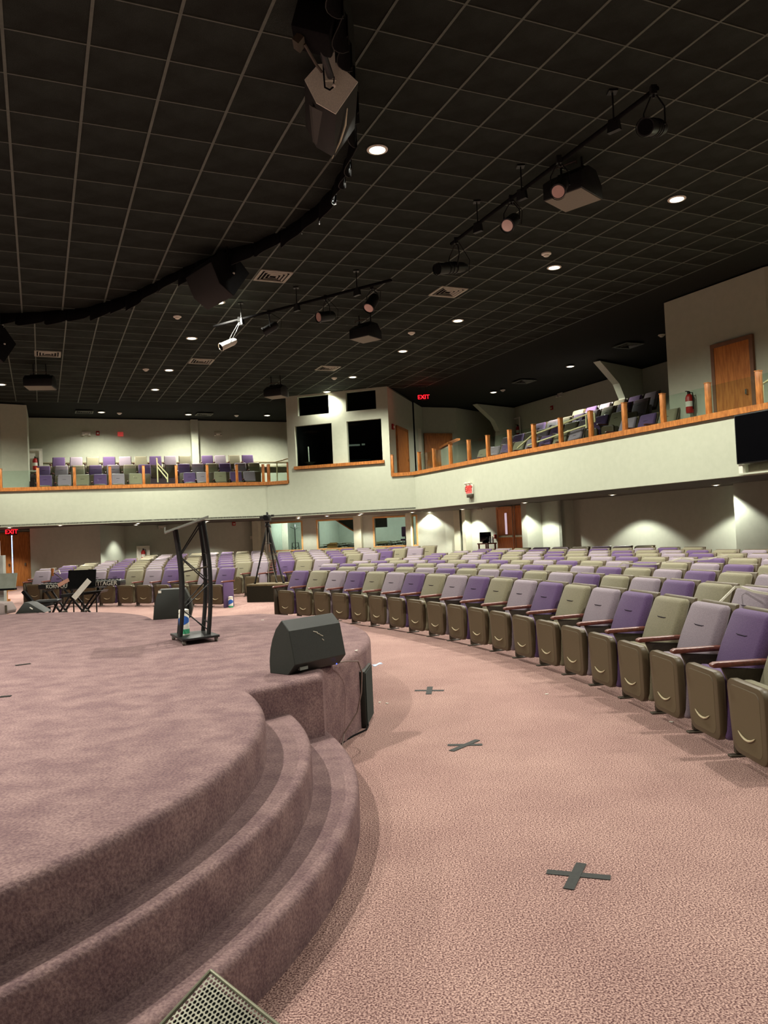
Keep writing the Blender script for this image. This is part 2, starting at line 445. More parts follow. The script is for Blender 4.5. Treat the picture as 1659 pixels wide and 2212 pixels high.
# ---------------------------------------------------------------- balcony fronts, walls
def strip(mb, pl, z0, z1, t=0.12, m=None, side=1):
    """wall ribbon along plan polyline, thickness added on its far side"""
    for a, b in zip(pl[:-1], pl[1:]):
        A, B = V(a), V(b); d = (B-A).normalized(); n = V((-d.y, d.x))*side
        if n.dot((A+B)/2) < 0: n = -n
        mb.prism([tuple(A), tuple(B), tuple(B+n*t), tuple(A+n*t)], z0, z1, m)
    return mb
def struct_wall(name, pl, z0, z1, t=0.12, m=WALL): return struct(name, strip(MB(), pl, z0, z1, t, m), m)
struct_wall('wall_balcony_left', FL, ZS, ZR-0.09, 0.14)
struct_wall('wall_balcony_center', FC, ZS, ZR-0.09, 0.14)
struct_wall('wall_balcony_right', FR, ZS, ZR-0.09, 0.14)

def off(p, q, d):
    A, B = V(p), V(q); e = (B-A).normalized(); n = V((-e.y, e.x))
    if n.dot((A+B)/2) < 0: n = -n
    return tuple(A+n*d), tuple(B+n*d)
# rail caps (oak) as trim
def cap(pl, z, name, label=None):
    mb = MB()
    for a, b in zip(pl[:-1], pl[1:]):
        A, B = V(a), V(b); e = (B-A).normalized(); n = V((-e.y, e.x))
        if n.dot((A+B)/2) < 0: n = -n
        a2, b2 = A-n*0.05, B-n*0.05; a3, b3 = A+n*0.19, B+n*0.19
        mb.prism([tuple(a2), tuple(b2), tuple(b3), tuple(a3)], z-0.11, z)
    return struct(name, mb, OAK)
cap(FL+[tuple(hit(623, 1038, *FC)[:2])], ZR, 'trim_2')
cap([tuple(hit(846, 1022, *FC)[:2]), FC[1]], ZR, 'trim_3')
cap(FR, ZR, 'trim_4')

POSTW = 0.10
def rail_run(name, label, pl, pxs, py, extra=None):
    """glass guard rail: posts at the given photo columns along the front, a pane between neighbours"""
    root = thing(name, label, 'railing')
    pts = []
    for px in pxs:
        for a, b in zip(pl[:-1], pl[1:]):
            h = hit(px, py(px), a, b)
            lo, hi = min(a[0], b[0])-0.02, max(a[0], b[0])+0.02
            if lo <= h.x <= hi:
                n = off(a, b, 0.07); d = V(n[0])-V(a); pts.append((V((h.x, h.y))+d, (V(b)-V(a)).normalized())); break
    if extra: pts += extra
    for p, d in pts:
        mb = MB(); R = Matrix.Rotation(math.atan2(d.y, d.x), 3, 'Z')
        mb.box((p.x, p.y, ZR+0.29), (POSTW*0.8, POSTW, 0.58), OAK, R)
        po = mb.build('post', OAK, root, bevel=0.008)
        MB().box((p.x, p.y, ZR+0.587), (POSTW*0.9, POSTW*1.1, 0.014), OAK, R).build('post_cap', ARMW, po)
    for (p, d), (q, e) in zip(pts[:-1], pts[1:]):
        u = (q-p).normalized()
        MB().bar((*(p+u*0.06), ZR+0.27), (*(q-u*0.06), ZR+0.27), 0.012, 0.5, GLASS).build('glass_pane', GLASS, root)
    return root
lp = lambda x: 1054-0.026*x
rail_run('glass_railing', 'long glass guard rail with oak posts on the left balcony', FL, [-40, 1, 82, 161, 238, 311, 382, 449, 513, 570], lp)
A_, B_ = FC
rail_run('glass_railing', 'short glass return rail at the left side of the booth', FC, [579, 622], lambda x: 1040)
rail_run('glass_railing', 'short glass rail section right of the booth', FC, [847, 896], lambda x: 1020)
rail_run('glass_railing', 'long glass guard rail with oak posts on the right balcony', FR, [903, 935, 970, 1010, 1051, 1098, 1150, 1208, 1273, 1346, 1429, 1527, 1637, 1760], lambda x: 1020-0.18*(x-897))

# balcony floors / tiers ; soffit
TIER = [(0.14, 2.40), (1.55, 2.40+0.62), ]
def tiers(name, pl, steps, far):
    mb = MB()
    for k, (d0, z) in enumerate(steps):
        d1 = steps[k+1][0] if k+1 < len(steps) else far
        for a, b in zip(pl[:-1], pl[1:]):
            p0, p1 = off(a, b, d0); q0, q1 = off(a, b, d1)
            mb.prism([p0, p1, q1, q0], 2.34, z)
    return struct(name, mb, mat('balcony_carpet', (92, 78, 84), (112, 94, 98), 0.95, 80, spec=0.05))
BT = [(0.14, 3.04), (1.45, 3.44), (2.42, 3.83), (3.40, 4.16)]
tiers('floor_balcony_left', [FL[1], FL[3]], BT, 5.6)
tiers('floor_balcony_right', [FR[0], FR[3]], BT, 6.2)
sof = [(-16, 22.75), (-11.6, 23.8), (-7.61, 24.85), (-3.85, 26.2), (1.0, 24.72), (6.58, 13.3), (10, 6.4), (14, 8), (12, 20), (6.5, 34), (-8, 34), (-20, 31)]
struct('ceiling_under_balcony', MB().prism([(x, y) for x, y in sof], ZS+0.02, ZS+0.07), mat('soffit_paint', (60, 56, 48), (64, 60, 52), 0.9, 10))

# upper walls
UW = {
 'wall_upper_left': [(-20, 24.3), (-12.06, 24.93), (-11.42, 25.37)],
 'wall_upper_left_return': [(-11.42, 25.37), (-12.44, 27.78)],
 'wall_upper_back': [(-12.44, 27.78), (-7.44, 30.0), (-3.79, 31.6)],
}
struct('wall_upper_left', MB().prism([(-20, 24.3), (-12.06, 24.93), (-11.42, 25.37), (-12.44, 27.78), (-20, 29)], 2.34, ZC), WALL)
struct_wall('wall_upper_back', [(-12.44, 27.78), (-3.4, 31.78)], 2.34, ZC, 0.15)
# horizontal ledge on the upper back wall and pilaster
_n = off((-12.44, 27.78), (-3.4, 31.78), -0.10); _m = off((-12.44, 27.78), (-3.4, 31.78), -0.02)
struct('trim_5', MB().bar((*_m[0], 4.62), (*_m[1], 4.62), 0.05, 0.03).bar((*_n[0], 4.98-0.55), (*_n[1], 4.43), 0.16, 0.05), mat('ledge_paint', (150, 142, 116), (154, 146, 120), 0.8, 10))
q = hit(421, 980, (-12.44, 27.78), (-3.4, 31.78))
struct('wall_pilaster', MB().box((q.x+0.03, q.y-0.12, (ZC+3)/2), (0.26, 0.24, ZC-3), WALL, Matrix.Rotation(0.416, 3, 'Z')), WALL)

# booth ----------------------------------------------------------
BL, BR = tuple(hit(617, 862, *FC)[:2]), tuple(hit(837, 860, *FC)[:2])
def bz(px, py): return hit(px, py, *FC)
def wall_with_holes(name, A, B, z0, z1, holes, t, m, parent=None):
    """wall from plan A to B; holes = [(s0,s1,z0,z1)] along the run; built as solid blocks round the openings"""
    A, B = V(A), V(B); L = (B-A).length; d = (B-A)/L; n = V((-d.y, d.x))
    if n.dot((A+B)/2) < 0: n = -n
    xs = sorted({0, L}|{h[0] for h in holes}|{h[1] for h in holes}); zs = sorted({z0, z1}|{h[2] for h in holes}|{h[3] for h in holes})
    mb = MB()
    for x0, x1 in zip(xs[:-1], xs[1:]):
        run = None
        for a, b in zip(zs[:-1], zs[1:]):
            inside = any(h[0]-1e-6 <= x0 and x1 <= h[1]+1e-6 and h[2]-1e-6 <= a and b <= h[3]+1e-6 for h in holes)
            if not inside:
                if run and abs(run[1]-a) < 1e-6: run = (run[0], b)
                else:
                    if run: mb.prism([tuple(A+d*x0), tuple(A+d*x1), tuple(A+d*x1+n*t), tuple(A+d*x0+n*t)], run[0], run[1], m)
                    run = (a, b)
        if run: mb.prism([tuple(A+d*x0), tuple(A+d*x1), tuple(A+d*x1+n*t), tuple(A+d*x0+n*t)], run[0], run[1], m)
    o = mb.build(name, m, parent)
    if not parent: tag(o, kind='structure')
    return A, d, n, L
def sval(px, py, A, B):
    h = hit(px, py, A, B); return (V((h.x, h.y))-V(A)).dot((V(B)-V(A)).normalized()), h.z
def rect(x0, y0, x1, y1, A, B):
    s0, za = sval(x0, (y0+y1)/2, A, B); s1, _ = sval(x1, (y0+y1)/2, A, B)
    _, zt = sval((x0+x1)/2, y0, A, B); _, zb = sval((x0+x1)/2, y1, A, B)
    return (s0, s1, zb, zt)
holes = [rect(643, 860.5, 710, 896, BL, BR), rect(747, 849, 812, 886, BL, BR), rect(638, 918, 718, 1006, BL, BR), rect(750, 906, 825, 996, BL, BR)]
ztop = min(holes[0][3], holes[1][3], ZC-0.05); zl = (holes[2][2]+holes[3][2])/2; zh = (holes[2][3]+holes[3][3])/2
holes = [(holes[0][0], holes[0][1], (holes[0][2]+holes[1][2])/2, ZC-0.06), (holes[1][0], holes[1][1], (holes[0][2]+holes[1][2])/2, ZC-0.06),
         (holes[2][0], holes[2][1], zl, zh), (holes[3][0], holes[3][1], zl, zh)]
A, d, n, L = wall_with_holes('wall_booth', BL, BR, ZR-0.09, ZC, holes, 0.14, WALL)
# booth interior box (dark) and side walls
bk0, bk1 = V(BL)+n*3.2, V(BR)+n*3.2
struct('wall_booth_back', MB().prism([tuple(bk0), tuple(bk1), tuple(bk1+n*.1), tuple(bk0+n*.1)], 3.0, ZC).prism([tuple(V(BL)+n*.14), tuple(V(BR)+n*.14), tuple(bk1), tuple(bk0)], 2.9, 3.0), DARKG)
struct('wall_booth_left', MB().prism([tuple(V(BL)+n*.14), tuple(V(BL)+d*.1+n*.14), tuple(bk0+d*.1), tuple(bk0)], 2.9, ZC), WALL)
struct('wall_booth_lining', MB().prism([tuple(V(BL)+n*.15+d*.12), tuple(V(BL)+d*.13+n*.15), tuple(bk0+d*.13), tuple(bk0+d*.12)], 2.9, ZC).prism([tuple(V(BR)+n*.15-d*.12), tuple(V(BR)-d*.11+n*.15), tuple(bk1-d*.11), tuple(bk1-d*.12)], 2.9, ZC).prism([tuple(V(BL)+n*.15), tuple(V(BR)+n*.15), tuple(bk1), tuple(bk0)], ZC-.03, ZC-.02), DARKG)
for i, h in enumerate(holes):
    g = MB(); a, b = V(BL)+d*h[0]+n*.11, V(BL)+d*h[1]+n*.11
    g.prism([tuple(a), tuple(b), tuple(b+n*.01), tuple(a+n*.01)], h[2], h[3])
    struct('window_%d' % (i+1), g, GLASS)
a, b = V(BL)+d*(holes[2][0]-.06), V(BL)+d*(holes[3][1]+.06)
struct('trim_6', MB().prism([tuple(a-n*.07), tuple(b-n*.07), tuple(b+n*.1), tuple(a+n*.1)], zl-0.10, zl-0.0), OAK)
# inner wall pier seen between lower windows: bright front lining
a, b = V(BL)+d*(holes[2][1]), V(BL)+d*(holes[3][0])
# booth side wall going back, with a door
SB = (1.59, 29.39)
side_h = [rect(858, 930, 879, 1020, BR, SB)]
side_h = [(side_h[0][0], side_h[0][1], 3.02, side_h[0][3])]
struct_wall('wall_booth_right', [BR, SB], 2.9, ZC, 0.12, WALL)
def plate(P0, P1, z0, z1, out, t, m, name, parent=None):
    """slab on a wall running P0->P1, standing out toward the camera by `out`"""
    A, B = V(P0), V(P1); e = (B-A).normalized(); nn = V((-e.y, e.x))
    if nn.dot((A+B)/2) < 0: nn = -nn
    return MB().prism([tuple(A-nn*out), tuple(B-nn*out), tuple(B-nn*(out-t)), tuple(A-nn*(out-t))], z0, z1).build(name, m, parent)
def door(name, wall, r, m=DOORW, frame=None, lites=False, handle=True, double=False, n_=None, out=0.05):
    A, B = V(wall[0]), V(wall[1]); e = (B-A).normalized()
    root = bpy.data.objects.new(name, None); COL.objects.link(root); tag(root, kind='structure')
    if n_: root['label'] = n_
    s0, s1, z0, z1 = r
    leafs = [(s0, (s0+s1)/2-.004), ((s0+s1)/2+.004, s1)] if double else [(s0, s1)]
    for i, (a, b) in enumerate(leafs):
        lf = plate(A+e*a, A+e*b, z0, z1, out, .045, m, 'door_leaf', root)
        if lites:
            w_ = b-a; c = (a+b)/2
            plate(A+e*(c-.09), A+e*(c+.09), z0+1.0, z0+1.75, out+.006, .01, OAK, 'lite_frame', lf)
            plate(A+e*(c-.06), A+e*(c+.06), z0+1.03, z0+1.72, out+.010, .01, DOORGL, 'door_lite', lf)
            plate(A+e*(a+.08), A+e*(b-.08), z0+.93, z0+.99, out+.06, .04, CHROME, 'push_bar', lf)
            x = b-.06 if i == 0 else a+.06
            mb = MB(); nn = V((-e.y, e.x)); nn = -nn if nn.dot((A+B)/2) < 0 else nn
            p = A+e*x-nn*(out+.03)
            mb.tube([(p.x, p.y, z0+.5), (p.x, p.y, z0+2.0)], .014, 6); mb.build('vertical_rod', CHROME, lf)
        elif handle:
            x = b-.1 if i == 0 else a+.1
            plate(A+e*(x-.02), A+e*(x+.02), z0+.95, z0+1.05, out+.04, .04, CHROME, 'door_handle', lf)
    fw_ = .08; fm = frame or OAK
    plate(A+e*(s0-fw_), A+e*(s0), z0, z1+fw_, out+.01, .06, fm, 'door_jamb', root)
    plate(A+e*(s1), A+e*(s1+fw_), z0, z1+fw_, out+.01, .06, fm, 'door_jamb', root)
    plate(A+e*(s0-fw_), A+e*(s1+fw_), z1, z1+fw_, out+.012, .06, fm, 'door_head', root)
    return root
door('door_1', (BR, SB), side_h[0])
# walls behind: SB -> (2.92,29.92) -> (4.48,31.74) ; right upper wall
UB = [(1.59, 29.39), (2.92, 29.92), (4.6, 31.9)]
struct_wall('wall_upper_corner', UB, 2.34, ZC, 0.12)
r = rect(921, 941, 973, 1010, UB[0], UB[1]); door('door_2', (UB[0], UB[1]), (r[0], r[1], 3.02, r[3]))
UR = [(5.0, 31.2), (8.6, 22.85)]
struct_wall('wall_upper_right', [(4.55, 32.1), UR[1], (9.2, 21.5)], 2.34, ZC, 0.12)
blk = [(6.24, 16.86), (7.37, 14.72), (8.9, 15.1), (12, 17), (12, 24), (8.9, 23.2)]
struct('wall_upper_block', MB().prism(blk, 2.9, ZC), WALL)
struct('wall_upper_far_right', MB().prism([(7.37, 14.72), (8.9, 15.1), (12, 12), (12, 11.2)], 2.9, ZC), WALL)
r = rect(1548, 742, 1625, 860, blk[0], blk[1])
door('door_3', (blk[0], blk[1]), (r[0], r[1], 2.95, r[3]), frame=mat('painted_frame', (120, 84, 60), (126, 90, 66), .6, 10))
# white wall stub at balcony stairs
h1, h2 = V((1.02, 27.6)), V((1.75, 28.6))
# knee braces (slanted white fins)
def fin(name, foot, out, zf):
    """curved knee brace: from wall point foot reaching out to plan point out at the ceiling"""
    A, B = V(foot), V(out); e = (B-A); Ln = e.length; e.normalize(); sd = V((-e.y, e.x))*0.11
    prof = [(0, 2.9), (0.55*Ln, 2.9), (0.50*Ln, 4.6), (0.46*Ln, 5.25), (0.58*Ln, 5.65), (1.0*Ln, ZC-.02), (0, ZC-.02)]
    mb = MB(); mb.extrude(prof, (*(A-sd), 0), (*(A+sd), 0), (e.x, e.y, 0), (0, 0, 1))
    return struct(name, mb, WALL)
fin('trim_7', (5.25, 30.6), (3.55, 29.15), 0); fin('trim_8', (8.0, 24.0), (6.3, 22.5), 0)

# lower walls ------------------------------------------------------
DWa, DWb = (-17.5, 28.2), (-12.9, 28.6)
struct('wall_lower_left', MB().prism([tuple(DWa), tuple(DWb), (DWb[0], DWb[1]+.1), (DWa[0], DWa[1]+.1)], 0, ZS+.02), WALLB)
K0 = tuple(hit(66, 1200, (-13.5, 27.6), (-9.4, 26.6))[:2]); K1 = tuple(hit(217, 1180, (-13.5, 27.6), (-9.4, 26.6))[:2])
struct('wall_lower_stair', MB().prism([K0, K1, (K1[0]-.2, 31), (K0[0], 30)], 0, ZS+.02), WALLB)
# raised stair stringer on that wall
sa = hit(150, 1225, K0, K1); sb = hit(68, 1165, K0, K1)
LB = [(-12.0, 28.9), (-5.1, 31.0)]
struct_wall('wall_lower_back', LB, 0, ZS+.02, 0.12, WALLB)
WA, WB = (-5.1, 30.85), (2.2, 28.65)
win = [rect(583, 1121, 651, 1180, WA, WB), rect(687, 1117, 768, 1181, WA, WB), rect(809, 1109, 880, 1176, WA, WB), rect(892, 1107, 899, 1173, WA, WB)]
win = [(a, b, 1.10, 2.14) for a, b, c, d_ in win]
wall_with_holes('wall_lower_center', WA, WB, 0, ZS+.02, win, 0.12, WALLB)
dW = (V(WB)-V(WA)).normalized(); nW = V((-dW.y, dW.x)); nW = -nW if nW.y < 0 else nW
for i, h in enumerate(win):
    g = MB(); a, b = V(WA)+dW*h[0], V(WA)+dW*h[1]
    root = struct('window_%d' % (i+5), MB().prism([tuple(a+nW*.07), tuple(b+nW*.07), tuple(b+nW*.08), tuple(a+nW*.08)], h[2], h[3]), GLASS)
    fm = MB(); W_ = .06
    for (x0, x1, z0, z1) in ((h[0]-W_, h[0], h[2]-W_, h[3]+W_), (h[1], h[1]+W_, h[2]-W_, h[3]+W_), (h[0], h[1], h[2]-W_, h[2]), (h[0], h[1], h[3], h[3]+W_)):
        p, q = V(WA)+dW*x0, V(WA)+dW*x1
        fm.prism([tuple(p-nW*.02), tuple(q-nW*.02), tuple(q+nW*.13), tuple(p+nW*.13)], z0, z1)
    fm.build('window_frame', mat('honey_frame', (190, 148, 92), (204, 162, 104), .5, 20), root)
# rooms behind the windows
ra, rb = V(WA)+dW*0.1, V(WB)
rc, rd = ra+nW*3.4, rb+nW*3.4
struct('wall_side_room', MB().prism([tuple(rc), tuple(rd), tuple(rd+nW*.1), tuple(rc+nW*.1)], 0, 2.27).prism([tuple(ra+nW*.13), tuple(ra+dW*.1+nW*.13), tuple(rc+dW*.1), tuple(rc)], 0, 2.27).prism([tuple(rb-dW*.1+nW*.13), tuple(rb+nW*.13), tuple(rd), tuple(rd-dW*.1)], 0, 2.27)
       .prism([tuple(ra+dW*2.05+nW*.13), tuple(ra+dW*2.15+nW*.13), tuple(rc+dW*2.15), tuple(rc+dW*2.05)], 0, 2.27), PALEG)
struct('ceiling_side_room', MB().prism([tuple(ra+nW*.13), tuple(rb+nW*.13), tuple(rd), tuple(rc)], 2.262, 2.278), PALEG)
for k in (1.0, 3.6, 6.2):
    p = ra+dW*k+nW*1.7
    t = thing('room_ceiling_lamp', 'flush ceiling lamp inside the %s glazed side room behind the seating' % ('left', 'middle', 'right')[int(k/2.6)], 'lamp', (p.x, p.y, 2.26))
    MB().lathe([(0.16, 0), (0.16, -.04), (0.1, -.07)], 20).build('lamp_shade', GLOW, t)
    l = bpy.data.lights.new('room_light', 'POINT'); l.energy = ROOM_W; l.color = (1, 1, 0.94); l.shadow_soft_size = 0.12
    o = bpy.data.objects.new('room_light', l); COL.objects.link(o); o.parent = t; o.location = (0, 0, -.16)
# pilasters beside the windows and doors (photo columns)
def pilaster(px, wpx, wall, outd=0.22, name='wall_pilaster', m=WALL):
    a = hit(px, 1150, *wall); b = hit(px+wpx, 1150, *wall); A, B = V((a.x, a.y)), V((b.x, b.y)); e = (B-A).normalized(); nn = V((-e.y, e.x)); nn = -nn if nn.dot(A) < 0 else nn
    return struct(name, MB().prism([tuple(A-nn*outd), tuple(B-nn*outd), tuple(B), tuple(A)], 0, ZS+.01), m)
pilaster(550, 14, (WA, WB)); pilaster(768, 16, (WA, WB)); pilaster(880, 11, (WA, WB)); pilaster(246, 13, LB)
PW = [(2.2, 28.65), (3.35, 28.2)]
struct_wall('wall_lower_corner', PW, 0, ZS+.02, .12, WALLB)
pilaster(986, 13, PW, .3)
s_ = lambda s: (5.95+.414*s, 21.27-.910*s)
RW0, RW1 = s_(-7.1), s_(9.0)
dr = rect(1079, 1088, 1153, 1183, RW0, RW1)
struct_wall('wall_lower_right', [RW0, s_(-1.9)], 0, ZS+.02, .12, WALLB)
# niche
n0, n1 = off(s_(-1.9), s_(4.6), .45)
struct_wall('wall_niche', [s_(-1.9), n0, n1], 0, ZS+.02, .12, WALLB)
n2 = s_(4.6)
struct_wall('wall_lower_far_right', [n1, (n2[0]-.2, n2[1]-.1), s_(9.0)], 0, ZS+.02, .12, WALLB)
door('door_4', (RW0, RW1), (dr[0], dr[1], floor_z(4.2, 25.2), 2.17), double=True, lites=True)
pilaster(1160, 12, (RW0, RW1), .55, m=WALLB)
pilaster(1012, 7, (RW0, RW1), .25)
# left exit door; glowing strips stand in for daylight through its gaps
r = rect(-60, 1150, 66, 1275, DWa, DWb)
dd = door('door_5', (DWa, DWb), (r[0], sval(28, 1200, DWa, DWb)[0]-.015, .03, 2.12)); 
dd2 = door('door_6', (DWa, DWb), (sval(28, 1200, DWa, DWb)[0]+.015, sval(62, 1200, DWa, DWb)[0], .03, 2.12))
e5 = (V(DWb)-V(DWa)).normalized(); g0 = V(DWa)+e5*(sval(28, 1200, DWa, DWb)[0]-.02)
tag(plate(g0, g0+e5*.04, 0.03, 2.1, .06, .03, DAY, 'daylight_strip_1'), kind='structure')
tag(plate(g0-e5*.3, g0+e5*.9, 0.0, .03, .06, .03, DAY, 'daylight_strip_2'), kind='structure')
# keep the hall closed: outer shell
struct('wall_outer_back', MB().box((0, 36, 3.1), (44, .2, 6.4)).box((14.5, 16, 3.1), (.2, 40, 6.4)).box((-18, 16, 3.1), (.2, 44, 6.4)).box((-2, -6, 3.1), (36, .2, 6.4)), CEILD)

# ---------------------------------------------------------------- theater seats
def rbox(mb_center, dims, m, bevel, seg, name, R=None):
    return MB().box(mb_center, dims, None, R).mesh(name, m, bevel, seg)
def tilt(a): return Matrix.Rotation(a, 3, 'X')
def seat_meshes(col):
    """local frame: +Y away from the stage, origin on the floor between the two standards"""
    R = tilt(-0.30)
    mb = MB()   # backrest cushion: slightly narrower toward the top
    hw0, hw1 = .262, .248
    y = lambda z: .14+(z-.42)*math.tan(.36)
    vs = []
    for z, hw, t in ((.42, hw0, .10), (.64, .258, .105), (.875, hw1, .085)):
        for x in (-hw, hw):
            vs += [(x, y(z)-t/2, z), (x, y(z)+t/2, z)]
    fs = [(0, 2, 3, 1), (8, 9, 11, 10)]
    for k in (0, 4): fs += [(k, k+4, k+6, k+2), (k+1, k+3, k+7, k+5), (k, k+1, k+5, k+4), (k+2, k+6, k+7, k+3)]
    mb.add(vs, fs); back = mb.mesh('backrest', col, .042, 3)
    mb = MB().box((0, .012, .285), (.475, .11, .43), None, tilt(-.07)); seat = mb.mesh('seat', col, .04, 3)
    return back, seat
def fixed_meshes():
    y = lambda z: .14+(z-.40)*math.tan(.36)
    mb = MB(); vs = []
    for z, hw in ((.36, .255), (.62, .27), (.885, .262)):
        for x in (-hw, hw): vs += [(x, y(z)+.04, z), (x, y(z)+.075, z)]
    fs = [(0, 2, 3, 1), (8, 9, 11, 10)]
    for k in (0, 4): fs += [(k, k+4, k+6, k+2), (k+1, k+3, k+7, k+5), (k, k+1, k+5, k+4), (k+2, k+6, k+7, k+3)]
    mb.add(vs, fs); shell = mb.mesh('back_shell', PAN, .014, 2)
    # tipped-up seat pan: tapered shell with a raised border
    mb = MB(); o = []
    for (cx_, cz_, r_, a0) in ((.135, .145, .08, -90), (.165, .455, .065, 0), (-.165, .455, .065, 90), (-.135, .145, .08, 180)):
        for k_ in range(5):
            a_ = math.radians(a0+22.5*k_); o.append((cx_+r_*math.cos(a_)+(.008 if cx_ > 0 else -.008), cz_+r_*math.sin(a_)))
    vs = [(x, -.095-(z-.3)*.03, z) for x, z in o]+[(x*1.0, -.035-(z-.3)*.03, z) for x, z in o]
    n = len(o); mb.add(vs, [tuple(range(n)), tuple(range(2*n-1, n-1, -1))]+[(i, n+i, n+(i+1) % n, (i+1) % n) for i in range(n)])
    pan = mb.mesh('seat_pan', PAN, .014, 2)
    # recessed-look inner panel + lip
    mb = MB(); pts = []
    for i in range(9):
        u = -1+2*i/8; pts.append((u*.105, -.101, .180+.034*u*u))
    mb.tube(pts, [.002, .005, .006, .007, .007, .007, .006, .005, .002], 6); lip = mb.mesh('handle_lip', LIP, smooth=True)
    mb = MB(); vs2 = [(x*.80, -.0975-(z-.3)*.03, .29+(z-.29)*.86) for x, z in o]+[(x*.80, -.088-(z-.3)*.03, .29+(z-.29)*.86) for x, z in o]
    mb.add(vs2, [tuple(range(n)), tuple(range(2*n-1, n-1, -1))]+[(i, n+i, n+(i+1) % n, (i+1) % n) for i in range(n)])
    panel = mb.mesh('pan_panel', mat('seat_pan_panel', (92, 80, 58), (98, 86, 64), .55, 300, spec=.3), .0045, 1)
    # standard with foot
    mb = MB(); x = -.3
    mb.prism([(x-.018, -.04), (x+.018, -.04), (x+.018, .06), (x-.018, .06)], .02, .40)
    mb.extrude([(-.02, .38), (.17, .42), (.22, .54), (-.10, .565)], (x-.014, 0, 0), (x+.014, 0, 0), (0, 1, 0), (0, 0, 1))
    mb.box((x, .02, .007), (.05, .20, .014))
    mb.tube([(x-.03, -.005, .20), (x+.035, -.005, .20)], .035, 10)
    std = mb.mesh('standard', STEEL, .004, 1)
    mb = MB().extrude([(-.16, .565), (.22, .572), (.235, .600), (.18, .606), (-.14, .600), (-.17, .588)], (x-.032, 0, 0), (x+.032, 0, 0), (0, 1, 0), (0, 0, 1))
    arm = mb.mesh('armrest', ARMW, .01, 2)
    mb = MB(); mb.tube([(-.058, .115+.0, .625), (-.02, .1135, .6205), (.02, .1135, .6205), (.058, .115, .625)], .0042, 5)
    vs = [(vx, y(z_)-.056, z_) for vx, _, z_ in [(0, 0, 0)]]
    return shell, pan, lip, panel, std, arm
SH, PN, LP_, PP, STD, ARM = fixed_meshes()
def seam_mesh():
    z = .715; y = .14+(z-.42)*math.tan(.36)-.050
    return MB().tube([(-.075, y+.002, z+.004), (-.05, y-.0005, z), (0, y-.001, z), (.05, y-.0005, z), (.075, y+.002, z+.004)], [.002, .004, .0045, .004, .002], 5).mesh('seam', SEAM)
SEAMM = seam_mesh()
KIND = {'P': ('purple', PURP), 'O': ('olive', OLIV), 'L': ('lilac', LILA)}
SEATM = {k: seat_meshes(v[1]) for k, v in KIND.items()}
def endpanel_mesh(m, name):
    return MB().prism([(-.335, -.13), (-.300, -.13), (-.300, .17), (-.335, .17)], .0, .56).mesh(name, m, .01, 2)
END_P, END_L, END_S = endpanel_mesh(PURP, 'end_panel'), endpanel_mesh(LILA, 'end_panel'), endpanel_mesh(STEEL, 'end_panel')
def make_seat(k, label, loc, rz, group=None, lvl=2, name='theater_seat'):
    t = thing(name, label, 'seat', loc, rz, group)
    b, s = SEATM[k]
    bo = obj('backrest', b, t); so = obj('seat', s, t)
    obj('back_shell', SH, t); pn = obj('seat_pan', PN, t)
    obj('standard', STD, t); obj('armrest', ARM, t)
    if lvl >= 1: obj('handle_lip', LP_, pn); obj('pan_panel', PP, pn)
    if lvl >= 1: obj('seam', SEAMM, bo)
    return t
def add_end(t, mesh, right=False):
    e = obj('end_panel', mesh, t)
    if right:
        e.location.x = .635
        a = obj('armrest', ARM, t); a.location.x = .6
    return e

PITCH = 0.609
seats = []        # (depth, colour, label, position, rz, level, ends)
def block_seat(th, R, c, label, dz=0, ends=None):
    x, y = CC[0]+R*math.cos(math.radians(th)), CC[1]+R*math.sin(math.radians(th))
    z = floor_z(x, y)
    X, Y, Zc = proj((x, y, z+.7))
    if Zc < 1 or X < -70 or X > 1740: return
    if in_poly((x, y), [(K0[0]-.4, K0[1]-.7), (K1[0]+.6, K1[1]-.7), (K1[0]+.6, 31), (K0[0]-.4, 30)]): return
    seats.append([Zc, c, label, (x, y, z), math.radians(th-90), ends])
rown = ['front row', 'second row', 'third row', 'fourth row', 'fifth row', 'sixth row', 'seventh row', 'eighth row', 'ninth row', 'tenth row']
CN = {'P': 'purple', 'O': 'olive', 'L': 'lilac'}
# right block D: rows start at the aisle beside the camera platform
D = [(41.75, 'POL', 0), (42.9, 'POL', 0), (46.3, 'LPO', 0), (46.2, 'LPO', 0), (45.8, 'OLP', 0), (46.2, 'LPO', 0), (46.2, 'POL', 0), (46.2, 'LPO', 29.0), (46.0, 'PLO', 33.0)]
for r, (th0, pat, stop) in enumerate(D):
    R = 16.2+.95*r; p = math.degrees(PITCH/R); i = 0; th = th0
    while th > (stop or -25) and i < 26:
        lab = '%s folding theater seat, %s of the right block, %s from the aisle' % (CN[pat[i % 3]], rown[r], ORD[i])
        block_seat(th, R, pat[i % 3], lab, ends=('LS' if i == 0 else None)); th -= p; i += 1
# left block A: straight aisle edge, rows behind one another
def line_hit(px, py, R):
    r = ray(px, py); dx, dy = r.x, r.y
    a = dx*dx+dy*dy; b = -2*(dx*CC[0]+dy*CC[1]); c = CC[0]**2+CC[1]**2-R*R
    t = (-b+math.sqrt(b*b-4*a*c))/2/a
    return math.degrees(math.atan2(t*dy-CC[1], t*dx-CC[0]))
for r in range(9):
    R = 16.95+.97*r; p = math.degrees(PITCH/R); th = line_hit(470 if r < 2 else 548, 1240, R); i = 0
    nmax = [10, 11, 13, 12, 11, 10, 10, 10, 9][r]
    while i < nmax:
        c = ('PLO' if r < 2 else 'LOP')[i % 3]
        lab = '%s folding theater seat, %s of the left block, %s from its right-hand aisle' % (CN[c], rown[r], ORD[i])
        block_seat(th, R, c, lab, ends=(('RP' if r < 2 else 'RL') if i == 0 else ('LS' if i == nmax-1 else None))); th += p; i += 1
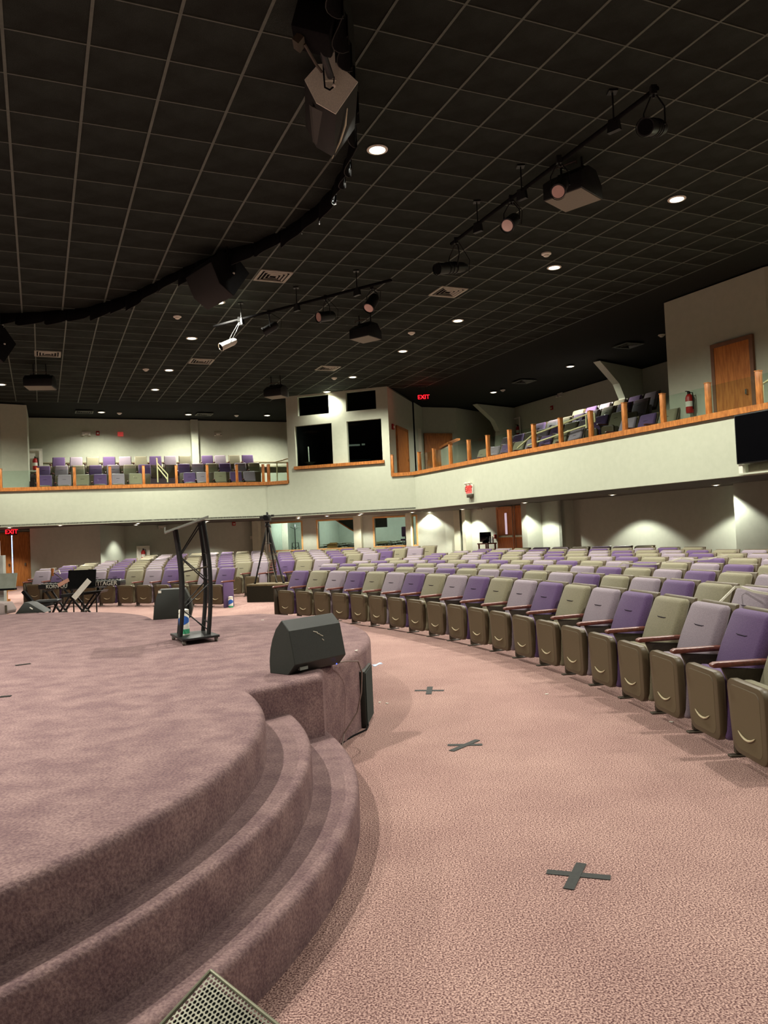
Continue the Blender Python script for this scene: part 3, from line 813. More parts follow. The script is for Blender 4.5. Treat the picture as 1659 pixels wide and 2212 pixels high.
# middle block C
for r in range(3, 9):
    R = 16.3+.95*r; p = math.degrees(PITCH/R); th = line_hit(604, 1240, R); i = 0
    while th > 49.6:
        c = 'POL'[i % 3]
        if r == 8: c = 'OPL'[i % 3]
        lab = '%s folding theater seat, %s of the middle block behind the tripod, %s from left' % (CN[c], rown[r-3], ORD[i])
        block_seat(th, R, c, lab, ends=('LS' if i == 0 else None)); th -= p; i += 1
# balconies
def bal_row(pl, d, z, pxs, pyref, pat, txt):
    for i, px in enumerate(pxs):
        for a, b in zip(pl[:-1], pl[1:]):
            A, B = off(a, b, d); h = hit(px, pyref, A, B)
            if min(A[0], B[0])-.01 <= h.x <= max(A[0], B[0])+.01:
                e = V(B)-V(A); rz = math.atan2(e.y, e.x)
                c = pat[i % len(pat)]
                X, Y, Zc = proj((h.x, h.y, z+.7))
                seats.append([Zc*0.9, c, txt % (CN[c], ORD[i]), (h.x, h.y, z), rz, None]); break
s4 = 2.514
bal_row([FL[1], FL[3]], .85, 3.04, [95, 137, 176, 215, 254, 292, 410, 438, 477, 511, 540, 573], 1015, 'PLOPLOPLOPLO', '%s theater seat in the front row of the left balcony, %s from left')
bal_row([FL[1], FL[3]], 1.90, 3.44, [92, 131, 167, 205, 244, 280, 312, 398, 428, 459, 487, 521, 551, 581], 1003, 'PLOPLOPPLOPLOP', '%s theater seat in the second row of the left balcony, %s from left')
bal_row([FL[1], FL[3]], 2.88, 3.83, [125, 163, 199, 235, 270, 304, 336, 368, 400, 449, 477, 508, 537, 565, 593], 990, 'PLOPLOPLOPLOPLO', '%s theater seat in the third row of the left balcony, %s from left')
def bal_right(d, z, s0, s1, pat, word, skip=()):
    A, B = off(FR[0], FR[3], d); e = (V(B)-V(A)).normalized(); rz = math.atan2(e.y, e.x); k = 0; s = s0
    while s < s1:
        p = V(A)+e*s; s += .6; k += 1
        if (k-1) in skip: continue
        X, Y, Zc = proj((p.x, p.y, z+.7))
        if X > 1452 or X < 930 or in_poly((p.x+.2, p.y-.2), blk) or in_poly((p.x+.3, p.y-.35), blk): continue
        c = pat[(k-1) % 3]
        seats.append([Zc*.95, c, '%s theater seat in the %s row of the right balcony, %s from the booth end' % (CN[c], word, ORD[k-1]), (p.x, p.y, z), rz, None])
bal_right(.9, 3.04, 2.2, 11.5, 'OLP', 'front', (8, 9))
bal_right(1.90, 3.44, 2.0, 10.9, 'LPO', 'second', (9, 10))
bal_right(2.88, 3.83, 2.4, 9.4, 'PLO', 'third', (8,))
bal_right(3.86, 4.16, 3.0, 9.0, 'OPL', 'fourth', (8,))

for s in seats: s.append(0)
seats.sort(key=lambda s: s[0])
import sys
print('SEATS', len(seats), file=sys.stderr)
bulk = {'P': [], 'O': [], 'L': []}
for i, (Zc, c, label, loc, rz, ends, _) in enumerate(seats):
    if i < 300:
        g = 'folding theater seats'
        t = make_seat(c, label, loc, rz, g, lvl=1 if Zc < 24 else 0)
        if 'left balcony' in label: t.scale.x = .80
        elif 'right balcony' in label: t.scale.x = .92
        if ends == 'LS': add_end(t, END_S)
        elif ends == 'RP': add_end(t, END_P, True)
        elif ends == 'RL': add_end(t, END_L, True)
    else: bulk[c].append((loc, rz, .80 if 'left balcony' in label else .92))
if any(bulk.values()):
    mb = MB()
    def addmesh(mb, me, Mx, m):
        mb.add([Mx @ v.co for v in me.vertices], [tuple(p.vertices) for p in me.polygons], m)
    for c, L_ in bulk.items():
        for loc, rz, sx in L_:
            Mx = Matrix.Translation(loc) @ Matrix.Rotation(rz, 4, 'Z') @ Matrix.Diagonal((sx, 1, 1, 1))
            addmesh(mb, SEATM[c][0], Mx, KIND[c][1]); addmesh(mb, SEATM[c][1], Mx, KIND[c][1])
            addmesh(mb, SH, Mx, PAN); addmesh(mb, PN, Mx, PAN); addmesh(mb, STD, Mx, STEEL); addmesh(mb, ARM, Mx, ARMW)
    tag(mb.build('theater_seats', smooth=True), 'furthest purple, lilac and olive theater seats at the back of hall and balconies', 'seat', kind='stuff')

# white ribbon across the seat tops
def ribbon(px, name, label):
    pts = [aty(x, y, Y) for x, y, Y in px]
    mb = MB()
    for a, b in zip(pts[:-1], pts[1:]): mb.bar(a, b, .004, .022)
    tag(mb.build(name, TAPEW), label, 'ribbon', 'white ribbons closing off seat rows')
ribbon([(1544, 1311, 6.9), (1566, 1290, 7.05), (1588, 1268, 7.15), (1600, 1268, 7.1), (1629, 1278, 6.8), (1665, 1284, 6.5)], 'seat_ribbon', 'white ribbon draped over the olive seat at the right edge')
ribbon([(1322, 1236, 12.1), (1335, 1224, 12.1), (1345, 1215.5, 12.0), (1380, 1219, 11.8), (1418, 1218.5, 11.6), (1450, 1212, 11.9), (1471, 1206, 12.2), (1500, 1209.5, 11.9), (1530, 1207.5, 11.8), (1572, 1199.5, 12.0)], 'seat_ribbon', 'long white ribbon running over seat tops in the middle rows at right')
# ---------------------------------------------------------------- recessed lamps, detectors, vents
def downlight(px, py, z=ZC, power=None, label='', rad=.10, name='recessed_ceiling_lamp', loc=None, light=True, ang=150, blend=.9):
    p = loc if loc is not None else onz(px, py, z)
    t = thing(name, label, 'lamp', (p[0], p[1], z), 0, 'recessed lamps' if z > 3 else 'small recessed lamps under the balcony')
    MB().lathe([(rad, -.001), (rad+.03, -.004), (rad+.03, -.012), (rad, -.018), (rad-.004, -.004)], 24).build('trim_ring', WHITE, t, smooth=True)
    MB().lathe([(rad-.006, -.004), (rad*.85, -.010), (rad*.6, -.018), (rad*.3, -.024)], 20).build('lamp_lens', GLOW, t)
    if light: spot((0, 0, -.10), power or CAN_W, t, ang=ang, blend=blend, rad=.06)
    return t
cans = [(815, 322, 'bright recessed lamp nearest the hanging white speaker panel'), (1462, 429, 'bright recessed lamp at the upper right, above the tall wall with the door'),
 (1197, 577, 'recessed lamp just below a smoke detector, right of the spotlight bar'), (989, 692, 'recessed lamp in the middle of the ceiling, above the exit sign'),
 (870, 758, 'recessed lamp left of centre between detector and exit sign'), (472, 652, 'recessed lamp directly under the middle hanging speaker'),
 (414, 730, 'recessed lamp left of the white spotlight'), (365, 799, 'recessed lamp right of a detector, over the left balcony rows'),
 (335, 841, 'recessed lamp furthest down the left-middle ceiling row'), (762, 814, 'recessed lamp beside the air vent in front of the booth'),
 (706, 846, 'recessed lamp directly above the booth windows'), (1232, 791, 'recessed lamp above the second slanted brace on the right balcony'),
 (1066, 847, 'recessed lamp above the first slanted brace on the right balcony'), (219, 890, 'recessed lamp close to the left end of the balcony back wall'),
 (407, 895, 'recessed lamp above the middle pilaster of the left balcony'), (577, 897, 'recessed lamp next to the booth over the left balcony'), (3, 830, 'recessed lamp at the left edge beyond the hanging speaker')]
for x, y, lb in cans:
    dim = y > 880 or (x, y) in ((1066, 847), (1232, 791))
    downlight(x, y, ZC, CAN_W*(.5 if dim else (.22 if (x, y) == (706, 846) else .80)), lb)
# further house lamps of the same ceiling, outside the picture
hl = [(7.8, 9.2), (4.2, 5.2), (7.6, 3.0), (3.4, 1.4), (6.2, -1.5), (2.2, -2.6), (9.5, 6.0)]
where = ['over the nearest right seats', 'over the aisle carpet right of the camera', 'over the seats level with the camera', 'nearly above the camera', 'over the seats behind the camera', 'over the aisle behind the camera', 'at the far right wall']
for (x, y), wd, pw in zip(hl, where, (.85, .62, .5, .06, .2, .04, .5)): downlight(0, 0, ZC, CAN_W*pw, 'recessed house lamp outside the picture, '+wd, loc=(x, y))
for x, y, wd in ((-7.5, 3.5, 'over the middle of the stage'), (-5.0, 1.6, 'over the near part of the stage'), (-3.2, 4.0, 'over the nearest rounded steps'), (-8.2, 0.2, 'over the stage behind the camera'), (-7.2, 6.8, 'over the left of the stage'), (-10.5, 8.5, 'over the far left of the stage'), (-10.5, 3.5, 'at the back of the stage')):
    downlight(0, 0, ZN, CAN_W*.75, 'recessed stage lamp outside the picture, '+wd, loc=(x, y))
downlight(0, 0, ZC, CAN_W*.5, 'recessed lamp hidden behind the tall wall block', loc=(9.2, 12.6))
# soffit lamps under the balcony, the two far left ones added for light
for px, py, wl, dd_, lb in ((130, 1134, 0, .6, 'added to light the far left stair wall'), (20, 1136, 0, 1.5, 'added to light the far left wooden door'), (298, 1128, 0, 2.0, 'left, above the framed extinguisher'), (447, 1123, 0, 2.6, 'above the wall right of the lectern top'), (645, 1111, 1, 2.1, 'above the first side-room window'),
    (706, 1110, 1, 2.6, 'above the second side-room window'), (780, 1105, 1, 2.2, 'above the pilaster between the side-room windows'), (927, 1096, 2, 2.2, 'right of the black hanging cable'), (998, 1089, 2, 2.4, 'above the bright pilaster left of the double doors'),
    (1133, 1077, 2, 2.0, 'above the wooden double doors'), (1322, 1058, 2, 2.2, 'above the left part of the wall niche'), (1546, 1037, 2, 2.2, 'above the right part of the wall niche')):
    pl = (FL[1], FL[3]) if wl == 0 else (FC if wl == 1 else (FR[0], FR[3]))
    dd_ = dd_+.15 if wl == 2 else max(.6, dd_-.5); a, b = off(pl[0], pl[1], dd_); h = hit(px, py, a, b)
    downlight(0, 0, ZS+.02, SOFFIT_W, 'unseen lamp added under the balcony, '+lb, rad=.07, loc=(h.x, h.y), ang=120, blend=.25)
for x, y, wd in ((-13.9, 27.0, 'close to the far left wooden door'), (-8.9, 28.2, 'in front of the framed extinguisher wall'), (-6.6, 29.0, 'in front of the wall behind the lectern'), (-3.2, 29.3, 'in front of the first side-room window'), (-.9, 28.6, 'in front of the middle side-room window'), (1.0, 27.9, 'in front of the right side-room window')):  # unseen lamps added to brighten the walls under the balcony
    downlight(0, 0, ZS+.02, SOFFIT_W*.55, 'unseen lamp added under the balcony, '+wd, rad=.07, loc=(x, y), ang=125, blend=.4)
def detector(px, py, lb):
    p = onz(px, py, ZC); t = thing('smoke_detector', lb, 'detector', tuple(p), 0, 'ceiling smoke detectors')
    MB().lathe([(.085, -.001), (.085, -.02), (.06, -.035)], 18).build('detector_base', WHITE, t, smooth=True)
    MB().lathe([(.045, -.035), (.05, -.05), (.03, -.062)], 16).build('sensor_cap', WHITE, t, smooth=True)
for x, y, lb in ((383, 683, 'white smoke detector left of the lamp under the middle speaker'), (315, 797, 'white smoke detector left of a lamp over the left seating'), (889, 718, 'white smoke detector between two central ceiling lamps'),
    (1180, 547, 'white smoke detector right above a recessed lamp on the right'), (722, 816, 'white smoke detector left of the lamp in front of the booth'), (1086, 842, 'white smoke detector beside the lamp above the first slanted brace'),
    (1429, 723, 'white smoke detector touching the edge of the tall right wall'), (258, 892, 'white smoke detector over the left end of the balcony'), (511, 897, 'white smoke detector over the balcony near the booth')):
    detector(x, y, lb)
def vent(px, py, lb, light=True):
    p = onz(px, py, ZC); t = thing('air_vent', lb, 'vent', tuple(p), math.radians(23.6), 'ceiling air vents')
    vm = mat('vent_metal', (150, 146, 130), (158, 154, 138), .5, 20)
    mb = MB()
    for sx, sy, w_, h_ in ((0, .27, .58, .05), (0, -.27, .58, .05), (.27, 0, .05, .5), (-.27, 0, .05, .5)): mb.box((sx, sy, -.008), (w_, h_, .016))
    mb.build('vent_frame', vm if light else TBAR, t)
    MB().box((0, 0, -.001), (.5, .5, .004)).build('vent_duct', BLACKM, t)
    for k in range(3):
        q = .2-.065*k
        mb = MB()
        for sx, sy, w_, h_, ax in ((0, q, 2*q, .03, 0), (0, -q, 2*q, .03, 0), (q, 0, .03, 2*q, 1), (-q, 0, .03, 2*q, 1)):
            mb.box((sx, sy, -.014), (w_, h_, .006), None, Matrix.Rotation(.5*(1 if sx+sy > 0 else -1), 3, 'X' if ax == 0 else 'Y'))
        mb.build('vent_louver', vm if light else TBAR, t)
for x, y, lb, l_ in ((590, 596, 'square air vent right of the middle hanging speaker', 1), (968, 630, 'square air vent below the long black spotlight', 1), (435, 780, 'air vent left of the white spotlight', 1), (708, 795, 'brightly lit air vent in front of the booth', 1),
    (1357, 746, 'dark air vent near the tall wall on the right', 0), (1132, 824, 'dark air vent above the right balcony braces', 0), (103, 764, 'air vent beside the leftmost hanging speaker', 1), (182, 890, 'dark air vent above the left balcony', 0), (441, 895, 'dark air vent above the pilaster of the left balcony', 0)):
    vent(x, y, lb, l_)

# ---------------------------------------------------------------- spotlight bars and fixtures
RIGZ = 5.9
def rig(name, label, a, b, hangers):
    A, B = onz(*a, RIGZ), onz(*b, RIGZ); t = thing(name, label, 'light bar')
    MB().tube([A, B], .026, 10).build('pipe', BLACKM, t, smooth=True)
    for h in hangers:
        u = (h-a[0])/(b[0]-a[0]); r = ray(h, a[1]+u*(b[1]-a[1])); 
        p = onz(h, a[1]+u*(b[1]-a[1]), RIGZ)
        mb = MB().tube([(p.x, p.y, RIGZ), (p.x, p.y, ZC)], .010, 6)
        mb.extrude([(-.055, .02), (.055, .02), (.075, -.12), (-.075, -.12)], (p.x-.02, p.y-.02, RIGZ), (p.x+.02, p.y+.02, RIGZ), (.7, -.7, 0), (0, 0, 1))
        mb.box((p.x, p.y, ZC-.01), (.1, .1, .02))
        mb.build('hanger', BLACK, t)
    return A, B
rig('light_bar', 'black pipe holding four spotlights in the left middle of the ceiling', (462, 705), (845, 605), (521, 641, 771))
rig('light_bar', 'long black pipe of spotlights running up to the right of the ceiling', (975, 527), (1420, 190), (1032, 1127, 1326))
def fixture(hx, hy, front, back, length, rad, style, label, lens=LENS, body=BLACK):
    """hx,hy: photo point of the clamp; front/back: photo points of the can ends"""
    P = onz(hx, hy, RIGZ); 
    zc = RIGZ-.36 if style != 'small' else RIGZ-.30
    Y0 = P.y
    a, b = aty(*front, Y0), aty(*back, Y0)
    d2 = math.hypot(b.x-a.x, b.z-a.z)
    k = math.sqrt(max(0.0, length*length-d2*d2))
    a.y -= k/2; b.y += k/2
    ax = (b-a).normalized(); c = (a+b)/2; h = length/2
    t = thing('stage_spotlight', label, 'spotlight', (0, 0, 0), 0, 'stage spotlights')
    MB().tube([c-ax*h, c-ax*h*.96, c+ax*h*.55, c+ax*h*.8, c+ax*h], [rad, rad, rad*.95, rad*.8, rad*.5], 20).build('lamp_can', body, t, smooth=True)
    MB().tube([c-ax*(h+.003), c-ax*(h+.012)], [rad*.86, rad*.84], 20).build('front_lens', lens, t)
    MB().tube([c-ax*(h-.01), c-ax*(h+.02)], [rad*1.10, rad*1.10], 20, cap=False).build('lens_ring', body, t)
    s = ax.cross(V((0, 0, 1))).normalized()
    top = V((P.x, P.y, RIGZ-.06))
    pts = [c-s*rad*1.25, c-s*rad*1.25+(top-c)*.55, top-s*.03, top+s*.03, c+s*rad*1.25+(top-c)*.55, c+s*rad*1.25]
    MB().tube(pts, .009, 6).build('yoke', BLACK, t)
    mb = MB().box((P.x, P.y, RIGZ), (.06, .06, .09)); mb.tube([(P.x, P.y, RIGZ), (P.x, P.y, RIGZ-.08)], .012, 6); mb.build('clamp', BLACK, t)
    cp = c+ax*h*.8; q = [cp, cp+V((.08, 0, -.08)), cp+V((.10, 0, .10)), V((P.x+.04, P.y, RIGZ-.02))]
    MB().tube(q, .005, 5).build('power_cable', BLACKM, t)
    if style == 'long':
        mb = MB()
        for u in (-.35, -.1, .15): 
            mb.tube([c+ax*h*u, c+ax*h*(u+.06)], [rad*1.08, rad*1.08], 20)
        mb.build('barrel_band', BLACK, t)
    return t
fixture(517, 690, (480, 752), (508, 733), .36, .075, 'std', 'white spotlight with square black barn doors at the left end of the bar', lens=BLACKM, body=WHITE)
fixture(581, 675, (571, 717), (600, 700), .30, .085, 'std', 'small spotlight with shiny lit rim, second from left on the bar', body=BLACK)
fixture(703, 643, (690, 688), (722, 678), .34, .095, 'std', 'black spotlight with orange-pink lens, third on the left bar')
fixture(803, 620, (797, 668), (812, 636), .34, .10, 'std', 'black spotlight at the right end of the left bar')
fixture(985, 520, (944, 590), (1010, 567), .62, .085, 'long', 'long black profile spotlight above the centre air vent', lens=BLACKM)
fixture(1104, 430, (1093, 495), (1118, 462), .36, .09, 'std', 'black spotlight with pink lens, second on the right bar')
fixture(1207, 345, (1201, 423), (1220, 385), .34, .088, 'std', 'black spotlight with round pink lens in front of the box speaker')
fixture(1411, 195, (1378, 300), (1450, 252), .62, .085, 'long', 'long black profile spotlight at the upper right end of the bar', lens=BLACKM)

def ceiling_box(px, py, z, label, w_=.62, dd_=.62, h_=.34, rz=0.0):
    """black ceiling speaker with pale underside"""
    p = onz(px, py, z); t = thing('ceiling_speaker', label, 'speaker', (p.x, p.y, z), rz, 'black box speakers under the ceiling')
    MB().extrude([(-dd_/2, 0), (dd_/2, 0), (dd_/2, h_*.5), (dd_/2-.14, h_), (-dd_/2+.2, h_), (-dd_/2, h_*.62)], (-w_/2, 0, 0), (w_/2, 0, 0), (0, 1, 0), (0, 0, 1)).build('cabinet', BLACK, t, bevel=.008)
    MB().box((0, 0, -.004), (w_-.03, dd_-.03, .008)).build('grille', mat('pale_grille', (120, 116, 102), (130, 126, 112), .7, 200), t)
    MB().box((0, 0, h_+.02), (w_*.7, .05, .04)).tube([(-.15, 0, h_), (-.15, 0, ZC-z)], .014, 6).tube([(.15, 0, h_), (.15, 0, ZC-z)], .014, 6).build('bracket', BLACK, t)
    MB().tube([(-w_*.3, -dd_/2+.1, h_+.02), (-w_*.3, -dd_/2+.1, h_+.06), (w_*.3, -dd_/2+.1, h_+.06), (w_*.3, -dd_/2+.1, h_+.02)], .012, 6).build('handle', STEEL, t)
ceiling_box(1238, 432, 5.72, 'black box speaker behind the pink-lens spotlight on the right', .55, .55, .34, -.75)
ceiling_box(790, 733, 5.7, 'black box speaker just below the left spotlight bar', .5, .5, .32, -.6)
ceiling_box(87, 838, 5.62, 'black box speaker hanging at the far left', .68, .6, .30, .2)
ceiling_box(597, 858, 5.62, 'black box speaker hanging next to the booth', .56, .5, .32, -.35)

# hanging pentagonal loudspeakers on the curtain edge
PENT = [(-.10, .20), (.06, .21), (.23, .04), (.03, -.23), (-.13, -.13), (-.22, .07)]
def hang_speaker(c, yaw, label, face, L_=.64, grille=SPKG, tilt_=0.0, scale=1.0):
    t = thing('hanging_speaker', label, 'speaker', c, yaw, 'hanging loudspeakers at the stage ceiling edge')
    t.rotation_euler = (tilt_, 0, yaw)
    P = [(x*scale, z*scale) for x, z in PENT]
    MB().extrude(P, (0, 0, 0), (-.03, L_, -.05), (1, 0, 0), (0, 0, 1)).build('cabinet', mat('grey_cabinet', (30, 30, 27), (36, 36, 32), .7, 160), t, bevel=.006)
    MB().extrude([(x*.985, z*.985) for x, z in P], (0, -.012, 0), (0, -.002, 0), (1, 0, 0), (0, 0, 1)).build('side_panel', face, t)
    mb = MB().extrude([(-.19, -.10), (-.17, -.12), (.0, -.21), (.0, -.20)], (0, .06, 0), (0, L_-.05, -.05), (1, 0, 0), (0, 0, 1)); mb.build('grille', mat('dark_grille', (52, 51, 46), (62, 61, 55), .6, 220), t)
    MB().extrude([(-.05, .05), (.045, .05), (.045, .30), (-.05, .30)], (0, -.022, 0), (0, -.014, 0), (1, 0, 0), (0, 0, 1)).build('mounting_plate', face, t)
    MB().tube([(-.05, -.03, .5), (-.055, -.04, .1), (-.05, -.045, -.02), (-.01, -.05, -.045), (.02, -.05, -.02)], .008, 6).tube([(.02, -.05, -.02), (.03, -.05, .06), (-.01, -.05, .12), (-.02, -.05, .08)], .006, 6).build('cable', BLACKM, t)
    MB().lathe([(.012, -.012), (.018, 0), (.012, .012)], 12, c=(.025, -.05, -.01)).build('connector', WHITE, t)
    MB().tube([(0, .03, .2), (0, .03, .75)], .022, 8).tube([(0, L_-.2, .15), (0, L_-.2, .75)], .022, 8).build('suspension_pipe', BLACK, t)
    mb = MB(); pts = [(.13, .10, -.12), (.11, .28, -.17), (.06, .46, -.22), (-.02, L_, -.285)]
    mb.tube(pts, [.004, .009, .009, .003], 6); mb.build('edge_strip', mat('pale_strip', (190, 188, 160), (196, 194, 166), .5, 20), t)
    return t
c1 = aty(715, 190, 6.45); hang_speaker(c1, .04, 'large hanging loudspeaker with pale pentagonal side panel at the top of the picture', SPKG)
c2 = aty(497, 590, 10.7); hang_speaker(c2, .75, 'dark hanging loudspeaker in the middle of the curved curtain', BLACKM, scale=1.35)
c3 = aty(2, 742, 12.9); hang_speaker(c3, 1.2, 'dark hanging loudspeaker cut by the left edge of the picture', BLACKM, scale=1.35)
# black rigging above the near speaker
t = thing('rigging_unit', 'black rigging bracket with lamp at the top edge above the pale speaker', 'rigging', tuple(aty(690, 60, 5.9)))
MB().box((-.03, 0, -.0), (.30, .3, .24), None, Matrix.Rotation(.3, 3, 'Y')).build('housing', BLACKM, t, bevel=.02)
MB().tube([(0, .05, -.1), (.02, .2, -.12), (.05, .40, -.14)], .03, 10).build('arm', BLACK, t)
MB().tube([(-.12, .0, -.12), (-.05, .2, -.16), (-.02, .4, -.10)], .012, 6).build('cable', STEEL, t)
MB().box((-.16, -.02, -.12), (.06, .12, .07), None, Matrix.Rotation(.7, 3, 'Y')).build('bracket', STEEL, t)
MB().tube([(0, 0, .1), (0, 0, ZN-t.location.z)], .02, 6).build('hanger', BLACK, t)

# ---------------------------------------------------------------- signs, alarms
def text_on(parent, body, size, m, loc, rx=PI/2, rz=0, name='lettering', ext=.003):
    cu = bpy.data.curves.new(name, 'FONT'); cu.body = body; cu.size = size; cu.align_x = 'CENTER'; cu.align_y = 'CENTER'; cu.extrude = ext
    o = bpy.data.objects.new(name, cu); COL.objects.link(o); cu.materials.append(m)
    dg = bpy.context.evaluated_depsgraph_get(); me = bpy.data.meshes.new_from_object(o.evaluated_get(dg)); me.materials.clear(); me.materials.append(m)
    bpy.data.objects.remove(o); bpy.data.curves.remove(cu); o = obj(name, me)
    o.location = loc; o.rotation_euler = (rx, 0, rz); o.parent = parent; return o
def exit_sign(c, yaw, label, hang=0, face=REDGLOW, letters=True, w_=.36, h_=.22):
    t = thing('exit_sign', label, 'sign', tuple(c), yaw, None)
    MB().box((0, .02, 0), (w_, .05, h_)).build('sign_box', WHITE if not letters else BLACKM, t, bevel=.005)
    if letters:
        text_on(t, 'EXIT', h_*.95, REDGLOW, (0, -.012, 0))
        l = bpy.data.lights.new('sign_light', 'POINT'); l.energy = 3; l.color = (1, .05, .05); l.shadow_soft_size = .05
        o = bpy.data.objects.new('sign_light', l); COL.objects.link(o); o.parent = t; o.location = (0, -.08, .0)
    else:
        MB().box((0, -.009, 0), (w_*.86, .006, h_*.8)).build('sign_face', face, t); text_on(t, 'EXIT', h_*.7, RED, (0, -.014, 0))
    if hang: MB().tube([(-.08, .02, h_/2), (-.08, .02, hang)], .008, 6).tube([(.08, .02, h_/2), (.08, .02, hang)], .008, 6).box((0, .02, hang), (.3, .1, .02)).build('hanger', BLACK, t)
    return t
p = aty(915, 858, 25.2); exit_sign(p, -.05, 'glowing red exit sign hanging from the ceiling right of the booth', hang=ZC-p.z, w_=.30, h_=.20)
p = hit(1019, 1057, FR[0], FR[3]); yR = math.atan2(FR[3][1]-FR[0][1], FR[3][0]-FR[0][0])
exit_sign((p.x-.08, p.y-.05, p.z), yR, 'dim red exit sign on the right balcony front', face=REDDIM, letters=False, w_=.34, h_=.27)
t = bpy.data.objects['exit_sign.001']
MB().box((.04, -.0, -.18), (.26, .07, .09)).build('battery_box', STEEL, t, bevel=.008)
for s_x in (-.12, .06): MB().lathe([(.02, 0), (.055, .02), (.055, .05), (.02, .06)], 12, c=(s_x, -.02, .14)).build('lamp_head', WHITE, t, smooth=True)
p = aty(25, 1149, 27.2); exit_sign(p, .1, 'glowing red exit sign above the far left door', w_=.34, h_=.22)
# small wall devices: px,py, wall, colour, size
def device(px, py, wall, w_, h_, m, name, label, cat, round_=False, dp=.06, extra=None):
    h = hit(px, py, *wall); A, B = V(wall[0]), V(wall[1]); e = B-A; yaw = math.atan2(e.y, e.x); n_ = V((-e.y, e.x)).normalized(); n_ = -n_ if n_.dot(A) < 0 else n_
    t = thing(name, label, cat, (h.x-n_.x*dp*.5, h.y-n_.y*dp*.5, h.z), yaw)
    MB().box((0, 0, 0), (w_, dp, h_)).build('housing', m, t, bevel=.012)
    if extra is not None: MB().box((0, -dp*.6, -.01), (w_*.5, dp*.5, h_*.35)).build('front_part', extra, t, bevel=.006)
    return t
UBW = ((-12.44, 27.78), (-3.4, 31.78))
for px, py, lb in ((186, 936, 'white twin-head emergency lamp on the left balcony back wall'), (470, 937, 'white twin-head emergency lamp right of the balcony pilaster')):
    t = device(px, py, UBW, .30, .11, WHITE, 'emergency_light', lb, 'lamp', extra=WHITE)
    for s in (-.11, .11): MB().lathe([(.02, 0), (.05, -.05), (.045, -.06)], 12, c=(s, -.06, -.03)).build('lamp_head', WHITE, t)
device(211, 936, UBW, .12, .16, RED, 'fire_alarm', 'red fire alarm next to the emergency lamp, left balcony', 'alarm', extra=WHITE)
t = device(260, 938, UBW, .20, .16, REDDIM, 'alarm_sign', 'small red exit plate on the left balcony back wall', 'sign')
device(847, 922, (BR, SB), .16, .18, RED, 'fire_alarm', 'red fire alarm on the side wall of the booth', 'alarm', extra=WHITE)
device(505, 1131, LB, .13, .16, RED, 'fire_alarm', 'red fire alarm high on the wall beside the tripod camera', 'alarm', extra=WHITE)
device(1154, 1088, (RW0, RW1), .17, .2, RED, 'fire_alarm', 'red fire alarm at the top right of the double doors', 'alarm', extra=WHITE)
device(1071, 1159, (RW0, RW1), .10, .14, RED, 'alarm_pull_station', 'small red pull station left of the double doors', 'alarm', extra=WHITE)
device(1194, 881, UR, .16, .15, RED, 'alarm_sign', 'small red box on the right balcony back wall', 'alarm', extra=CREAM)
for px, py, wl, lb in ((350, 1138, LB, 'white twin-head emergency lamp under the left balcony'), (1041, 1096, (RW0, RW1), 'white twin-head emergency lamp left of the double doors'), (1211, 852, UR, 'white twin-head emergency lamp high on the right balcony wall')):
    t = device(px, py, wl, .28, .10, WHITE, 'emergency_light', lb, 'lamp')
    for s in (-.10, .10): MB().lathe([(.02, 0), (.055, -.06), (.05, -.07)], 12, c=(s, -.06, -.02)).build('lamp_head', WHITE, t)
device(543, 1161, LB, .09, .12, WHITE, 'wall_switch', 'white switch plate left of the side-room windows', 'switch', dp=.02)
device(262, 1196, LB, .07, .07, WHITE, 'wall_switch', 'tiny wall plate beside the left pilaster', 'switch', dp=.02)

def extinguisher(parent, loc, s=1.0):
    x, y, z = loc
    MB().lathe([(.02, 0), (.075, .01), (.08, .04), (.08, .33), (.06, .38), (.03, .41)], 18, c=loc).build('tank', RED, parent, smooth=True)
    MB().lathe([(.0815, .14), (.0815, .25)], 18, c=loc).build('tank_label', WHITE, parent)
    MB().box((x, y-.01, z+.43), (.04, .05, .05)).box((x, y-.05, z+.46), (.03, .1, .015)).build('valve', BLACK, parent)
    MB().tube([(x+.02, y, z+.43), (x+.09, y, z+.42), (x+.10, y-.01, z+.30), (x+.095, y-.01, z+.08)], .011, 6).build('hose', BLACKM, parent)
h = hit(1497, 872, blk[0], blk[1]); yB = math.atan2(blk[1][1]-blk[0][1], blk[1][0]-blk[0][0])
t = thing('fire_extinguisher', 'red fire extinguisher hanging on the tall right wall beside the door', 'extinguisher', (h.x-.09, h.y-.05, h.z-.21), yB); extinguisher(t, (0, 0, 0))
def ext_cab(px, py, wall, label, w_=.42, h_=.62):
    h = hit(px, py, *wall); e = V(wall[1])-V(wall[0]); yaw = math.atan2(e.y, e.x)
    t = thing('extinguisher_cabinet', label, 'cabinet', (h.x, h.y-.08, h.z-h_/2), yaw)
    mb = MB()
    for x, z, a, b in ((-w_/2, h_/2, .05, h_), (w_/2, h_/2, .05, h_), (0, .025, w_, .05), (0, h_-.025, w_, .05)): mb.box((x, -.08, z), (a, .03, b))
    mb.build('cabinet_frame', WHITE, t)
    MB().box((0, -.0, h_/2), (w_, .02, h_)).build('back_plate', PAPER, t)
    extinguisher(t, (0, -.04, .06))
ext_cab(311, 1197, LB, 'white recessed cabinet with fire extinguisher behind the left seats')
ext_cab(78, 995, ((-12.6, 27.4), (-11.2, 27.9)), 'white extinguisher cabinet at the left end of the upper balcony', .45, .8)
ext_cab(1120, 925, UR, 'white extinguisher cabinet on the right balcony wall behind the first brace', .4, .8)

